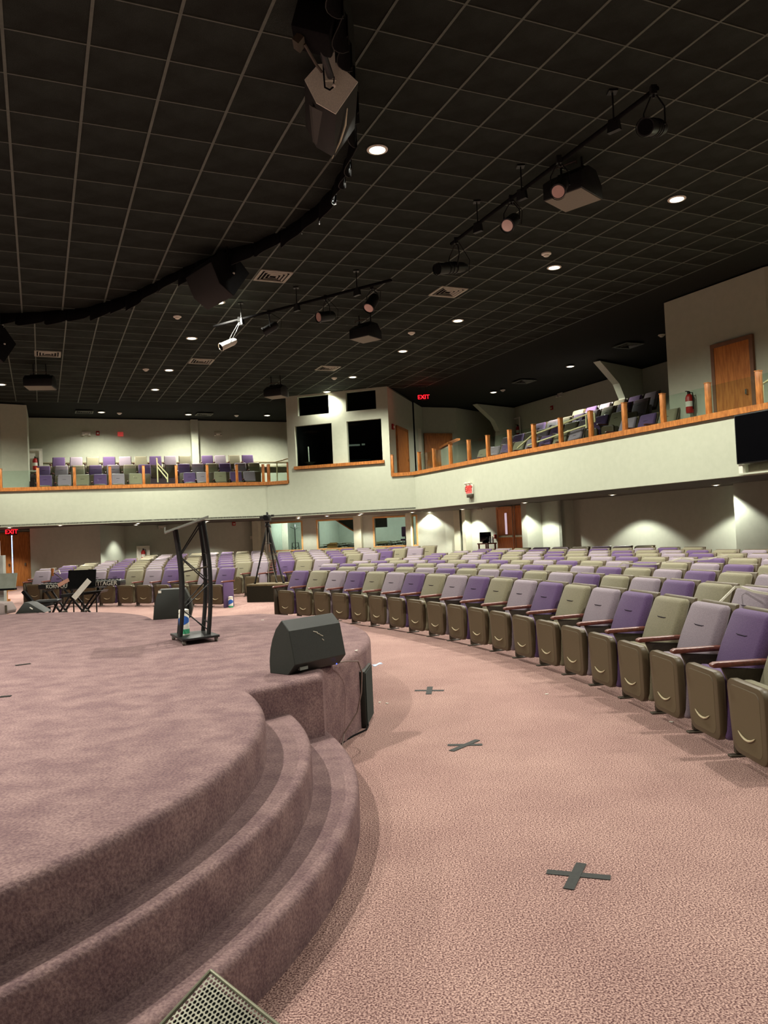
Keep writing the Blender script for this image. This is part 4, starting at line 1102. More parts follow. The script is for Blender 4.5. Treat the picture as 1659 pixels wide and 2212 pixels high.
# TV on the balcony front
a, b = off(FR[2], FR[3], -.10); hA = hit(1591, 950, a, b); e = (V(FR[3])-V(FR[2])).normalized(); yaw = math.atan2(e.y, e.x)
t = thing('wall_screen', 'large black flat screen on the balcony front, cut by the right edge', 'screen', (hA.x, hA.y, 2.46), yaw)
MB().box((.72, 0, .43), (1.44, .06, .86)).build('bezel', BLACK, t, bevel=.006)
MB().box((.72, -.032, .43), (1.40, .006, .82)).build('screen', SCREEN, t)
MB().box((.72, .06, .43), (.5, .08, .3)).build('wall_bracket', BLACK, t)
t = thing('screen_shelf', 'white shelf ledge with dark recess under the wall screen', 'shelf', (hA.x, hA.y, 2.26), yaw)
MB().box((.76, .02, .02), (1.5, .16, .03)).build('ledge', WALL, t); MB().box((.05, .05, .11), (.08, .1, .16)).build('end_block', WHITE, t)
MB().box((.8, .08, .11), (1.3, .02, .14)).build('recess_panel', mat('grey_recess', (96, 88, 72), (104, 96, 80), .8, 20), t)
# dark cable at the fascia joint
h0 = hit(899, 1030, *FC); h1 = hit(902, 1096, *FC)
tag(MB().tube([(h0.x, h0.y-.07, h0.z-.02), (h0.x+.01, h0.y-.06, 2.9), (h1.x, h1.y-.06, h1.z-.01)], .018, 6).build('hanging_cable', BLACKM), 'black cable hanging down the balcony front joint right of the booth', 'cable')

# balcony handrails
def handrail(pts, label, r=.022, posts=(), m=CREAM):
    t = thing('handrail', label, 'handrail'); MB().tube(pts, r, 8).build('top_rail', m, t, smooth=True)
    for a, b in posts: MB().tube([a, b], r, 8).build('rail_post', m, t)
    return t
a = aty(337, 988, 27.9); b = aty(364, 1042, 25.9); c = aty(341, 1041, 25.9)
a2 = aty(346, 1030, 27.0)
handrail([aty(338, 989, 26.0), aty(339, 1000, 26.0), aty(362, 1025, 26.0), aty(362, 1042, 26.0)], 'cream metal handrail at the stair gap of the left balcony', posts=[(aty(339, 990, 26.0), aty(341, 1042, 26.0)), (aty(341, 1010, 26.0), aty(362, 1036, 26.0))])
handrail([aty(596, 998, 27.2), aty(624, 990, 26.4)], 'cream sloping handrail beside the booth on the left balcony', posts=[(aty(598, 998, 27.2), aty(599, 1042, 26.9))])
A1, B1 = off(FR[0], FR[3], .8)
def rp(px, py): h = hit(px, py, A1, B1); return (h.x, h.y, h.z)
handrail([rp(1118, 968), rp(1150, 940), rp(1276, 892), rp(1284, 893), rp(1285, 912)], 'cream metal handrail rising along the right balcony seats', posts=[(rp(1150, 941), rp(1151, 962)), (rp(1266, 896), rp(1267, 925)), (rp(1140, 962), rp(1268, 918))])
A2, B2 = off(FR[0], FR[3], .5)
h0 = hit(1648, 880, A2, B2); h1 = hit(1647, 830, A2, B2); h2 = hit(1659, 822, A2, B2)
handrail([tuple(h0), tuple(h1), tuple(h2), (h2.x+.5, h2.y-.9, h2.z+.05)], 'cream metal handrail at the right edge of the picture')
# stair knee wall with oak cap near the far right door on the balcony
kA, kB = aty(953, 1005, 26.2), aty(968, 1005, 25.0)
t = thing('stair_knee_wall', 'low white knee wall with oak cap in front of the upper double door', 'wall', (0, 0, 0))
p0, p1 = aty(952, 970, 25.6), aty(972, 962, 24.6); p2 = aty(990, 952, 26.5)
MB().prism([(p0.x, p0.y), (p1.x, p1.y), (p1.x+.1, p1.y+.05), (p0.x+.1, p0.y+.05)], 3.02, p0.z).build('knee_wall', WALL, t)
MB().bar((p0.x, p0.y, p0.z+.03), (p1.x, p1.y, p1.z+.08), .12, .06).bar((p1.x, p1.y, p1.z+.08), (p2.x, p2.y, p2.z+.05), .12, .06).build('oak_cap', OAK, t)
# wall edge beside the booth door, its lit look put into a paler paint
q0, q1 = aty(893, 1000, 28.2), aty(913, 1000, 28.9)
struct('wall_stair_opening', MB().prism([(q0.x, q0.y), (q1.x, q1.y), (q1.x, q1.y+.1), (q0.x, q0.y+.1)], 3.02, 5.35), mat('lit_wall_paint', (205, 202, 180), (208, 205, 184), .85, 8))

# booth contents
t = thing('desk_lamp', 'white dish with slim upright tube inside the left booth window', 'lamp', tuple(aty(670, 1003, 26.6)))
MB().lathe([(.07, 0), (.20, .07)], 16).build('dish', WHITE, t); l = bpy.data.lights.new('booth_fill_light', 'POINT'); l.energy = 2.5; l.color = LAMP; l.shadow_soft_size = .03; lo_ = bpy.data.objects.new('booth_fill_light', l); COL.objects.link(lo_); lo_.parent = t; lo_.location = (-.05, .06, .66); MB().tube([(-.03, 0, .06), (-.04, 0, .60)], .02, 8).build('tube', GLOW if False else WHITE, t)  # point light added so the door in the dark booth shows
p = aty(661, 970, 28.6)
t = thing('booth_door', 'brown wooden door standing in the dark booth', 'door', (p.x, p.y, 3.02)); MB().box((0, 0, .95), (.62, .05, 1.9)).build('door_leaf', DOORW, t); MB().box((-.35, -.01, .97), (.07, .08, 1.94)).box((.35, -.01, .97), (.07, .08, 1.94)).box((0, -.01, 1.95), (.77, .08, .07)).build('door_frame', OAK, t)
p = aty(785, 966, 27.0)
p = p+V((-nW.x*.7, -nW.y*.7, 0)); t = thing('mixing_desk', 'dark mixing desk with pale strips behind the right booth window', 'desk', (p.x, p.y, 3.0)); MB().box((0, .1, .45), (1.0, .3, .9)).build('desk', BLACK, t, bevel=.01)
MB().box((-.08, -.06, p.z-3.0), (.38, .02, .06)).box((.22, -.06, p.z-2.99), (.11, .02, .06)).build('label_strip', mat('grey_strip', (110, 112, 108), (120, 122, 118), .7, 10), t)
MB().box((0, 0, .82+.1), (.9, .02, .3)).build('screen', SCREEN, t)

# ---------------------------------------------------------------- side-room contents
def room_pt(px, py, depth): 
    h = hit(px, py, tuple(V(WA)+nW*depth), tuple(V(WB)+nW*depth)); return h
for (x0, x1, lb) in ((697, 768, 'stacked grey chairs inside the middle side-room window'), (812, 882, 'stacked grey chairs inside the right side-room window'), (600, 650, 'low row of stacked items inside the left side-room window')):
    t = thing('stacked_chairs', lb, 'chairs'); k = 0
    for i in range(7):
        for j in range(3 if x0 != 600 else 1):
            px = x0+(x1-x0)*(i+.5)/7; h = room_pt(px, 1170, 1.0+.12*(j % 2)); z = .95+.10*j+.02*(i % 3)
            mb = MB(); R = Matrix.Rotation(random.uniform(-.5, .5), 3, 'Z')
            mb.box((h.x, h.y, z), (.34, .3, .022), mat('stack_seat', (66, 72, 68), (84, 90, 84), .6, 20), R)
            a = V((h.x, h.y, z)); mb.tube([a+R @ V((-.17, -.15, 0)), a+R @ V((-.2, -.17, .07)), a+R @ V((.2, -.17, .07)), a+R @ V((.17, -.15, 0))], .012, 6, CHROME)
            mb.build('stacked_chair', None, t)
    h = room_pt((x0+x1)/2, 1175, 1.05); e = dW*(.9)
    MB().bar((h.x-e.x, h.y-e.y, .45), (h.x+e.x, h.y+e.y, .45), .5, .88, mat('shelf_base', (120, 126, 116), (126, 132, 122), .8, 10)).build('base_shelf', None, t)
h = room_pt(717, 1165, .6); t = thing('cardboard_box', 'open cardboard box on the stack in the middle side-room window', 'box', (h.x, h.y, 1.10), .3)
MB().box((0, 0, .06), (.36, .26, .12)).build('box_body', CARD, t); MB().box((.1, .15, .15), (.3, .02, .10), None, tilt(-.5)).box((-.05, -.14, .12), (.3, .02, .08), None, tilt(.6)).build('flap', CARD, t)
h = room_pt(823, 1165, .6); t = thing('folded_sheets', 'folded pale sheets on the stack in the right side-room window', 'sheets', (h.x, h.y, 1.18), .2)
for k in range(3): MB().box((0.02*k, 0, .02+.03*k), (.5-.05*k, .25, .02), None, Matrix.Rotation(.15*k, 3, 'Z')).build('sheet', mat('pale_sheet', (206, 200, 160), (214, 208, 170), .8, 10), t)
h = room_pt(637, 1150, 1.6); t = thing('coat_stand', 'slim black coat stand seen through the left side-room window', 'stand', (h.x, h.y, 0))
MB().tube([(0, 0, 0), (0, 0, 2.1)], .02, 8).build('pole', BLACK, t); MB().tube([(-.18, 0, 2.0), (0, 0, 1.9), (.18, 0, 2.0)], .012, 6).tube([(-.12, 0, 1.2), (0, 0, 1.1), (.1, 0, 1.2)], .012, 6).build('hook', BLACK, t); MB().tube([(-.15, 0, 1.0), (-.12, 0, 1.35), (.12, 0, 1.35), (.15, 0, 1.0)], .02, 6).tube([(-.3, 0, 0.02), (.3, 0, .02)], .02, 6).build('base', BLACK, t)
for px in (610, 621): pass
h = room_pt(615, 1150, 2.2); struct('trim_11', MB().box((h.x, h.y, 1.12), (.26, .1, 2.24)), WHITE)
h0, h1, h2 = room_pt(712, 1121, .25), room_pt(735, 1122, .25), room_pt(770, 1150, .25)
t = thing('slanted_panel', 'dark panel with curved wooden edge across the middle side-room window', 'panel')
pts = [(715, 1120), (722, 1121), (738, 1131), (755, 1142), (768, 1149)]
P3 = [room_pt(x, y, .3) for x, y in pts]; top = [V((p.x, p.y, 2.25)) for p in P3]
mb = MB(); vs = [tuple(p) for p in P3]+[tuple(p) for p in top]; vs += [(v[0]+nW.x*.03, v[1]+nW.y*.03, v[2]) for v in vs]; n5 = 5; fs = []
for i in range(4): fs += [(i, i+1, n5+i+1, n5+i), (10+i, 10+n5+i, 10+n5+i+1, 10+i+1), (i, 10+i, 10+i+1, i+1)]
mb.add(vs, fs).build('dark_panel', mat('dark_panel', (38, 44, 42), (44, 50, 48), .7, 10), t)
MB().tube([p-V((nW.x, nW.y, 0))*.02 for p in P3], .025, 8).build('wooden_edge', mat('orange_wood', (170, 96, 50), (184, 108, 60), .5, 20), t)
h = room_pt(823, 1130, .3); h2 = room_pt(836, 1130, .3); t = thing('dark_blind', 'dark hanging blind at the left of the right side-room window', 'blind')
MB().prism([(room_pt(808, 1130, .3).x, room_pt(808, 1130, .3).y), (h2.x, h2.y), (h2.x+.01, h2.y+.03), (room_pt(808, 1130, .3).x, room_pt(808, 1130, .3).y+.03)], 1.80, 2.25).build('blind', mat('dark_blind', (40, 46, 44), (46, 52, 50), .8, 10), t)
h = room_pt(876, 1150, .7); t = thing('purple_chair', 'purple chair back in the right side-room window', 'chair', (h.x, h.y, 0)); MB().box((0, 0, 1.6), (.3, .08, .38)).build('backrest', PURP, t, bevel=.03); MB().tube([(0, 0, 0), (0, 0, 1.45)], .03, 8).build('post', BLACK, t); MB().box((0, -.2, 1.3), (.4, .4, .06)).build('seat', PURP, t, bevel=.02)
# small table with monitor and bottles by the double doors
h = hit(1052, 1178, *off(RW0, RW1, -.35)); fz = floor_z(h.x, h.y)
t = thing('side_table', 'small wooden table left of the double doors', 'table', (h.x, h.y, fz), yR)
MB().box((0, 0, .70), (.62, .36, .04)).build('tabletop', ARMW, t)
for sx in (-.27, .27):
    for sy in (-.14, .14): MB().box((sx, sy, .34), (.04, .04, .68)).build('leg', ARMW, t)
tt = thing('monitor', 'dark boxy monitor on the small table by the double doors', 'monitor', (h.x-.03, h.y+.1, fz+.72), yR*0)
MB().box((0, 0, .2), (.38, .1, .32)).build('screen', SCREEN, tt, bevel=.01); MB().box((0, .02, .02), (.2, .16, .04)).build('foot', BLACK, tt)
for k, lb in enumerate(('clear water bottle on the small table, beside the monitor', 'clear water bottle on the small table, nearer the doors')):
    q = hit(1059+6*k, 1172, *off(RW0, RW1, -.38)); b_ = thing('water_bottle', lb, 'bottle', (q.x, q.y, fz+.72)); MB().lathe([(.03, 0), (.032, .02), (.032, .14), (.012, .19)], 12).build('bottle_body', mat('pale_blue_plastic', (180, 204, 214), (190, 212, 222), .2, 10), b_, smooth=True); MB().lathe([(.014, .19), (.014, .215)], 10).build('cap', WHITE, b_)

# ---------------------------------------------------------------- floor tape crosses
def cross(pts, label, m=GAFF, w_=.05):
    t = thing('tape_cross', label, 'tape')
    for k, (a, b) in enumerate(pts):
        A, B = onz(*a, .0), onz(*b, .0); MB().bar((A.x, A.y, .0025+.001*k), (B.x, B.y, .0025+.001*k), w_, .0016).build('tape_strip', m, t)
cross([((1181, 1884), (1319, 1897)), ((1256, 1866), (1228, 1922))], 'black tape cross on the pink carpet nearest the camera', w_=.045)
cross([((967, 1610), (1042, 1609)), ((975, 1623), (1032, 1599))], 'slanted black tape cross in the middle of the aisle carpet', w_=.045)
cross([((896, 1492), (959, 1492)), ((929, 1484), (926, 1500))], 'black tape cross furthest from the camera on the aisle carpet', w_=.055)
cross([((804, 1437), (826, 1434)), ((808, 1440), (822, 1432))], 'small pale blue tape mark beside the stage corner', TAPEB, w_=.035)
for (a, b, lb, zz) in (((0, 1506), (24, 1504), 'dark scuff strip of tape at the left edge of the stage top', .6), ((33, 1438), (66, 1434), 'short dark tape strip on the stage carpet at left', .6)):
    A, B = onz(*a, zz), onz(*b, zz); t = thing('tape_strip', lb, 'tape', (0, 0, 0)); MB().bar((A.x, A.y, zz+.003), (B.x, B.y, zz+.003), .04, .002).build('tape', GAFF, t)
rnd = random.Random(3)
for k, (px, py, zz) in enumerate(((567, 1340, .6), (770, 1406, .6), (836, 1520, 0), (1181, 1500, 0), (820, 1518, 0), (1450, 1560, 0))):
    A = onz(px, py, zz)
    tag(MB().box((A.x, A.y, zz+.004), (.03, .015, .004), None, Matrix.Rotation(k*1.1, 3, 'Z')).build('paper_scrap', PAPER), 'tiny white paper scrap on the %s' % ['stage carpet left of the near monitor', 'stage carpet right of the near monitor', 'pink carpet beside the stage corner', 'pink carpet in front of the middle seats', 'pink carpet next to the black panel', 'pink carpet in front of the right seats'][k], 'scrap')

# ---------------------------------------------------------------- stage monitors
def wedge(c, ax, L_, prof, label, parts=True, z=.6, sc=1.0):
    """prof: side outline (s outward, height), swept along ax"""
    a = V(ax).normalized(); ux = V((a.y, -a.x, 0)); t = thing('stage_monitor', label, 'speaker', (c[0], c[1], z))
    P = [(x*sc, zz*sc) for x, zz in prof]
    MB().extrude(P, (0, 0, 0), (a.x*L_, a.y*L_, 0), ux, (0, 0, 1)).build('cabinet', CABINET, t, bevel=.004, seg=1, flat=True)
    return t, a, ux
prof = [(-.184, 0), (-.186, .08), (-.174, .16), (-.150, .23), (-.112, .30), (-.05, .362), (.020, .292), (.064, .070), (-.004, .0)]
t, a, ux = wedge((-.68, 5.25), (.6332, .774), .50, prof, 'black wedge stage monitor at the near corner of the stage')
# end cap seam lines, side handle, connector plate, blue led
MB().extrude([(-.10, .055), (-.02, .055), (-.03, .010), (-.09, .010)], a.to_3d()*.30+V((0, 0, 0)), a.to_3d()*.31, ux, (0, 0, 1)).build('connector_plate', mat('plate_grey', (120, 124, 116), (130, 134, 126), .5, 10), t)
q = ux*.035+V((0, 0, .012))+a.to_3d()*.43
MB().box(tuple(q), (.006, .006, .006)).build('status_led', BLUELED, t)
q = ux*.036+V((0, 0, .035))+a.to_3d()*.10
MB().box(tuple(q), (.075, .018, .022), None, Matrix.Rotation(math.atan2(a.y, a.x), 3, 'Z')).build('rating_label', mat('plate_grey', (120, 124, 116)), t)
sc_ = MB()
for (s, zz, l_) in ((.22, .265, .05), (.25, .25, .035), (.28, .235, .03), (.29, .205, .02)):
    u0 = ux*(.0205+(.292-zz)*.198)
    p0 = a.to_3d()*s+u0+V((0, 0, zz)); p1 = a.to_3d()*(s+l_*.8)+u0+V((0, 0, zz-.012)); sc_.tube([p0+ux*.001, p1+ux*.003], .0028, 5)
sc_.build('scuff_marks', TAPEW, t)
# its cable down the stage side
cab = [(-.46, 5.53, .615), (-.40, 5.60, .608), (-.33, 5.70, .604), (-.24, 5.80, .585), (-.215, 5.82, .50), (-.225, 5.80, .36), (-.26, 5.78, .22), (-.36, 5.73, .08), (-.375, 5.66, .012)]
tag(MB().tube(cab, .0055, 6).build('speaker_cable', mat('grey_cable', (122, 104, 96), (132, 114, 106), .6, 20)), 'thin grey cable hanging from the near stage monitor down the stage side', 'cable')
cab = [(-.20, 6.30, .03), (-.20, 6.22, .012), (-.21, 6.12, .008), (-.30, 5.96, .008), (-.36, 5.82, .008), (-.385, 5.72, .008)]
tag(MB().tube(cab, .006, 6).build('floor_cable', BLACKM), 'black cable running along the floor at the foot of the stage corner', 'cable')
# black panel speaker on the stage side
t = thing('side_speaker', 'slim dark green-black speaker cabinet against the curved stage side', 'speaker', (-.215, 6.40, 0), 1.464)
MB().box((0, 0, .225), (.42, .055, .43)).build('cabinet', CABINET, t, bevel=.006)
MB().box((0, -.031, .225), (.39, .008, .40)).build('grille', mat('green_black_cloth', (34, 42, 38), (40, 48, 44), .9, 300), t)
# far round-sided monitor
t = thing('stage_monitor', 'black round-sided stage monitor behind the lectern at the far stage edge', 'speaker', (-2.62, 9.58, .6), .18)
pr_ = [(-.23, 0), (.21, 0), (.235, .10), (.225, .20), (.17, .33), (.155, .36), (-.15, .36), (-.185, .27), (-.215, .15)]
MB().extrude(pr_, (0, 0, 0), (0, .26, 0), (1, 0, 0), (0, 0, 1)).build('cabinet', CABINET, t, bevel=.006)
MB().box((-.14, -.004, .335), (.035, .006, .03)).build('label_sticker', PAPER, t)
MB().box((.19, -.005, .12), (.02, .008, .18)).build('grille_edge', BLACKM, t); MB().box((.15, -.004, .05), (.012, .006, .012)).build('screw', WHITE, t)
# near speaker with perforated grille at the bottom edge
apex = aty(455, 2097, 1.72)
t = thing('floor_monitor', 'dark speaker with perforated metal grille poking in at the bottom edge', 'speaker', (apex.x, apex.y, 0))
yw = .28
def gp(u, v): return V((u, v))
AX = V((.78, -.62)); BX = V((-.62, -.785))   # two edges of the top face seen running down-right and down-left
Hz = apex.z
w1, w2 = .42, .55
c0 = V((0, 0)); c1_ = AX*w1; c2_ = c1_+BX*w2; c3_ = BX*w2
MB().prism([tuple(c0+ (AX+BX)*.01), tuple(c3_), tuple(c2_), tuple(c1_)], [0, 0, 0, 0], [Hz-.012, Hz-.22, Hz-.30, Hz-.10]).build('cabinet', BLACKM, t, bevel=.006)
# grille: a lattice of bars over the sloping top
def top_pt(u, v):
    z_ = (1-u)*(1-v)*Hz+u*(1-v)*(Hz-.09)+v*(1-u)*(Hz-.21)+u*v*(Hz-.29); p = AX*w1*u+BX*w2*v; return V((p.x, p.y, z_))
mb = MB(); gm = GRILLE
na, nb = 44, 58
holes_v = []; 
vs = []; fs = []
hexr = .36
for i in range(na):
    for j in range(nb):
        uo = .5*(j % 2); u0 = (i+.5+uo)/(na+.5); v0 = (j+.5)/nb
        o6 = [top_pt(u0+x/(na+.5), v0+y/nb) for x, y in ((-.5, -.333), (0, -.667), (.5, -.333), (.5, .333), (0, .667), (-.5, .333))]
        ctr = sum(o6, V((0, 0, 0)))/6; i6 = [ctr+(p-ctr)*.66 for p in o6]
        k = len(vs); vs += [tuple(p) for p in o6]+[tuple(p) for p in i6]
        fs += [(k+q, k+(q+1) % 6, k+6+(q+1) % 6, k+6+q) for q in range(6)]
g_ = MB().add(vs, fs).build('perforated_grille', gm, t); tag(g_, kind='stuff')
mb = MB()
for (u0, v0, u1, v1) in ((0, 0, 1, 0), (0, 0, 0, 1)): mb.tube([top_pt(u0, v0), top_pt((u0+u1)/2, (v0+v1)/2), top_pt(u1, v1)], .0042, 8)
mb.build('rim', mat('grille_rim', (118, 118, 98), (128, 128, 106), .4, 20, metal=.4), t, smooth=True)

# ---------------------------------------------------------------- truss lectern
t = thing('truss_lectern', 'black metal truss lectern on casters standing on the stage', 'lectern', (0, 0, 0))
zb = .66
cn = [V((-2.08, 7.50)), V((-1.83, 6.98)), V((-1.55, 7.22)), V((-1.78, 7.66))]
MB().prism([tuple(c) for c in cn], zb-.02, zb).build('base_plate', BLACK, t, bevel=.003)
for c, k in zip(cn, range(4)):
    ctr = sum((x for x in cn), V((0, 0)))/4; p = c+(ctr-c)*.14
    cs = MB().box((p.x, p.y, zb-.028), (.03, .03, .014)).build('caster', STEEL, t)
    MB().tube([(p.x-.012, p.y, .628), (p.x+.012, p.y, .628)], .028, 12).build('wheel', mat('grey_wheel', (110, 108, 100), (120, 118, 110), .5, 20), cs, smooth=True)
tops = {}
def leg(x, y, xt, zt, nm):
    pts = []
    for i in range(13):
        u = i/12; pts.append((x+.040*math.sin(u*PI)*1.0+(xt-x)*u, y, zb+(zt-zb)*u))
    MB().tube(pts, .020, 10).build('upright_tube', BLACK, t, smooth=True); return pts
LA = leg(-1.90, 7.18, -1.905, 1.635, 'a'); LB_ = leg(-1.99, 7.48, -1.995, 1.63, 'b')
RA = leg(-1.665, 7.28, -1.675, 1.705, 'c'); RB = leg(-1.79, 7.60, -1.785, 1.70, 'd')
for X, Y in ((LA, RA), (LB_, RB)):
    seq = [(11.6, 0, 8.6), (0, 0, 0)]
    zz = [(12, 1, 9, 0), (9, 0, 5.5, 1), (5.5, 1, 3, 0), (3, 0, 0.4, 1)]
    def P_(c, i):
        i0 = int(i); i1 = min(12, i0+1); return V(c[i0]).lerp(V(c[i1]), i-i0)
    for i0, s0, i1, s1 in zz:
        a_ = P_(Y if s0 else X, i0); b_ = P_(Y if s1 else X, i1)
        MB().tube([a_, b_], .006, 6).build('diagonal_brace', BLACK, t)
for i in (8.6, 5.0, 1.2):
    MB().tube([P_(LA, i), P_(LB_, i)], .007, 6).build('cross_bar', BLACK, t); MB().tube([P_(RA, i), P_(RB, i)], .007, 6).build('cross_bar', BLACK, t)
MB().tube([P_(LA, 7.2), P_(RA, 7.2)], .008, 6).build('shelf_bar', STEEL, t)
dirn = V((-.27, .96)).normalized(); nr = V((-1.83, 7.02))
e0 = V((-1.96, 7.02)); e1 = V((-1.575, 7.06)); w3 = dirn*.55
zl0, zl1 = 1.605, 1.73
m_top = mat('lectern_top', (112, 114, 106), (122, 124, 114), .5, 60)
P0 = [V((*e0, zl0)), V((*e1, zl1)), V((*(e1+w3), zl1)), V((*(e0+w3), zl0))]
mb = MB(); vs = [tuple(p) for p in P0]+[tuple(p+V((0, 0, .018))) for p in P0]
mb.add(vs, [(0, 3, 2, 1), (4, 5, 6, 7), (0, 1, 5, 4), (1, 2, 6, 5), (2, 3, 7, 6), (3, 0, 4, 7)]).build('reading_top', m_top, t)
MB().bar((*e0, zl0+.03), (*(e0+w3), zl0+.03), .012, .05).build('book_stop', m_top, t)
def wipes(c, label):
    t = thing('wipes_canister', label, 'canister', c)
    MB().lathe([(.045, 0), (.047, .01), (.047, .19), (.043, .2)], 20).build('canister_body', PAPER, t, smooth=True)
    MB().lathe([(.0478, .012), (.0478, .055)], 20).build('green_band', GREENL, t); 
    mb = MB(); n_ = 10; vs = []; fs = []
    for i in range(n_+1):
        a = PI*1.15+PI*.8*i/n_; u = i/n_
        vs += [(.0482*math.cos(a), .0482*math.sin(a), .07+.05*u), (.0482*math.cos(a), .0482*math.sin(a), .15+.03*math.sin(u*PI))]
    for i in range(n_): fs.append((2*i, 2*i+2, 2*i+3, 2*i+1))
    mb.add(vs, fs).build('blue_label', BLUEL, t)
    MB().lathe([(.046, .2), (.047, .205), (.046, .232), (.02, .24)], 20).build('lid', WHITE, t, smooth=True)
wipes((-1.90, 7.33, zb), 'white wipes canister with blue and green label on the lectern base')
p = onz(499, 1314.5, 0); wipes((p.x, p.y, 0), 'white wipes canister on the floor beside the purple end seat')
bpy.data.objects['wipes_canister.001'].scale = (1.15, 1.15, 1.15)

# ---------------------------------------------------------------- camera platform and tripod
t = thing('camera_platform', 'low brown wooden platform with dark sides in the seating aisle', 'platform')
pf = [V((-3.34, 18.72)), V((-2.42, 18.34)), V((-2.24, 18.95)), V((-3.12, 19.32))]
zf = floor_z(-3, 19.5)
MB().prism([tuple(c) for c in pf], zf-.02, zf+.36).build('platform_sides', PLATC, t); MB().prism([tuple(c) for c in pf], zf+.36, zf+.40).build('platform_top', mat('worn_board', (86, 74, 50), (104, 92, 64), .6, 8), t)
zt = zf+.40
t = thing('camera_tripod', 'tall black tripod with video camera standing on the platform', 'tripod')
hub = V((-2.80, 18.85, zt+1.38)); feet = [V((-3.16, 18.86, zt)), V((-2.44, 18.60, zt)), V((-2.66, 19.0, zt))]
for f in feet:
    lg = MB().tube([hub+(f-hub)*.02, hub+(f-hub)*.5], .030, 8).tube([hub+(f-hub)*.48, f], .020, 8).build('leg', BLACK, t)
    MB().lathe([(.03, 0), (.025, .03)], 8, c=tuple(f)).build('rubber_foot', BLACKM, lg); q = hub+(f-hub)*.5; MB().box(tuple(q), (.05, .05, .06)).build('leg_clamp', CHROME if f is feet[1] else STEEL, lg)
MB().tube([hub+(f-hub)*.0 for f in (feet[0],)]+[hub-V((0, 0, .45))], .02, 8).build('centre_column', BLACK, t)
mb = MB()
for f in feet: mb.tube([hub-V((0, 0, .4)), hub+(f-hub)*.34], .007, 5)
mb.build('spreader', STEEL, t)
MB().lathe([(.06, -.03), (.07, .0), (.05, .05), (.06, .09)], 14, c=tuple(hub)).build('tripod_head', BLACK, t)
MB().tube([hub+V((0, 0, .06)), hub+V((.12, -.3, -.05))], .010, 6).build('pan_handle', BLACK, t)
c_ = thing('video_camera', 'black video camera mounted on top of the tall tripod', 'camera', tuple(hub+V((0, 0, .09))))
MB().box((0, 0, .09), (.15, .3, .14)).build('camera_body', BLACK, c_, bevel=.012); MB().tube([(0, -.15, .09), (0, -.27, .09)], [.05, .06], 14).build('lens', BLACKM, c_); MB().tube([(0, -.08, .16), (0, -.06, .22), (0, .08, .22), (0, .1, .16)], .014, 6).build('top_handle', BLACK, c_); MB().box((-.13, -.02, .10), (.09, .08, .07)).box((.12, .06, .14), (.07, .09, .05)).build('viewfinder', BLACK, c_)
for k in range(2):
    MB().tube([hub+V((-.03+.05*k, -.03, 0)), hub+V((-.05+.07*k, -.06, -.5)), hub+V((-.02+.1*k, 0, -1.0)), V((-2.82+.2*k, 18.8, zt+.02))], .006, 5).build('cable', mat('pale_cable', (120, 118, 110), (130, 128, 120), .6, 10), t)

# ---------------------------------------------------------------- instruments left of the seats
def keyboard(a, b, z, label, lettering=False):
    A, B = V(a), V(b); d_ = (B-A); L_ = d_.length; yaw = math.atan2(d_.y, d_.x)
    t = thing('keyboard', label, 'keyboard', ((A.x+B.x)/2, (A.y+B.y)/2, z), yaw)
    MB().box((0, 0, .05), (L_, .30, .09)).build('case', BLACK, t, bevel=.015)
    # keys face away from us on the far side; front shows panel
    wk = MB(); n_ = 36
    for i in range(n_): wk.box((-L_/2+.08+(L_-.16)*(i+.5)/n_, .07, .102), ((L_-.16)/n_-.002, .14, .014))
    tag(wk.build('white_keys', PAPER, t), kind='stuff')
    bk = MB()
    for i in range(n_):
        if i % 7 not in (2, 6): bk.box((-L_/2+.08+(L_-.16)*(i+1)/n_, .03, .113), (.012, .09, .014))
    tag(bk.build('black_keys', BLACKM, t), kind='stuff')
    MB().box((0, -.10, .1), (L_*.9, .08, .006)).build('control_panel', mat('panel_silver', (120, 122, 118), (150, 152, 146), .4, 60), t)
    if lettering: text_on(t, 'TITAGER', .10, WHITE, (.17, -.156, .05))
    else: text_on(t, 'KORN OUN', .09, WHITE, (-.12, -.156, .05))
    return t
p0, p1 = aty(93, 1268, 14.2), aty(178, 1262, 14.0)
keyboard((p0.x, p0.y), (p1.x+.25, p1.y), .80, 'lower stage keyboard with white keys on the left of the music stand')
p0, p1 = aty(174, 1262, 13.6), aty(266, 1258, 13.6)
keyboard((p0.x-.1, p0.y), (p1.x, p1.y), .84, 'long black keyboard with pale lettering sticking out right of the music stand', True)
def xstand(cx, cy, h_, w_, label):
    t = thing('keyboard_stand', label, 'stand', (cx, cy, 0))
    for s in (-1, 1):
        for y_ in (-.12, .12): MB().bar((s*w_/2, y_, .02), (-s*w_/2, y_, h_), .03, .03).build('cross_leg', BLACK, t)
        MB().bar((s*w_/2, -.22, .02), (s*w_/2, .22, .02), .03, .03).build('foot_bar', BLACK, t); MB().bar((s*w_/2, -.2, h_), (s*w_/2, .2, h_), .04, .03).build('support_arm', BLACK, t)
    MB().tube([(0, -.16, h_/2), (0, .16, h_/2)], .02, 8).build('pivot_bolt', STEEL, t)
p = aty(183, 1290, 14.0); xstand(p.x, p.y, .80, .62, 'black x-shaped keyboard stand under the long keyboard'); 
p = aty(135, 1290, 14.1); xstand(p.x, p.y, .78, .5, 'black x-shaped stand under the left keyboard')
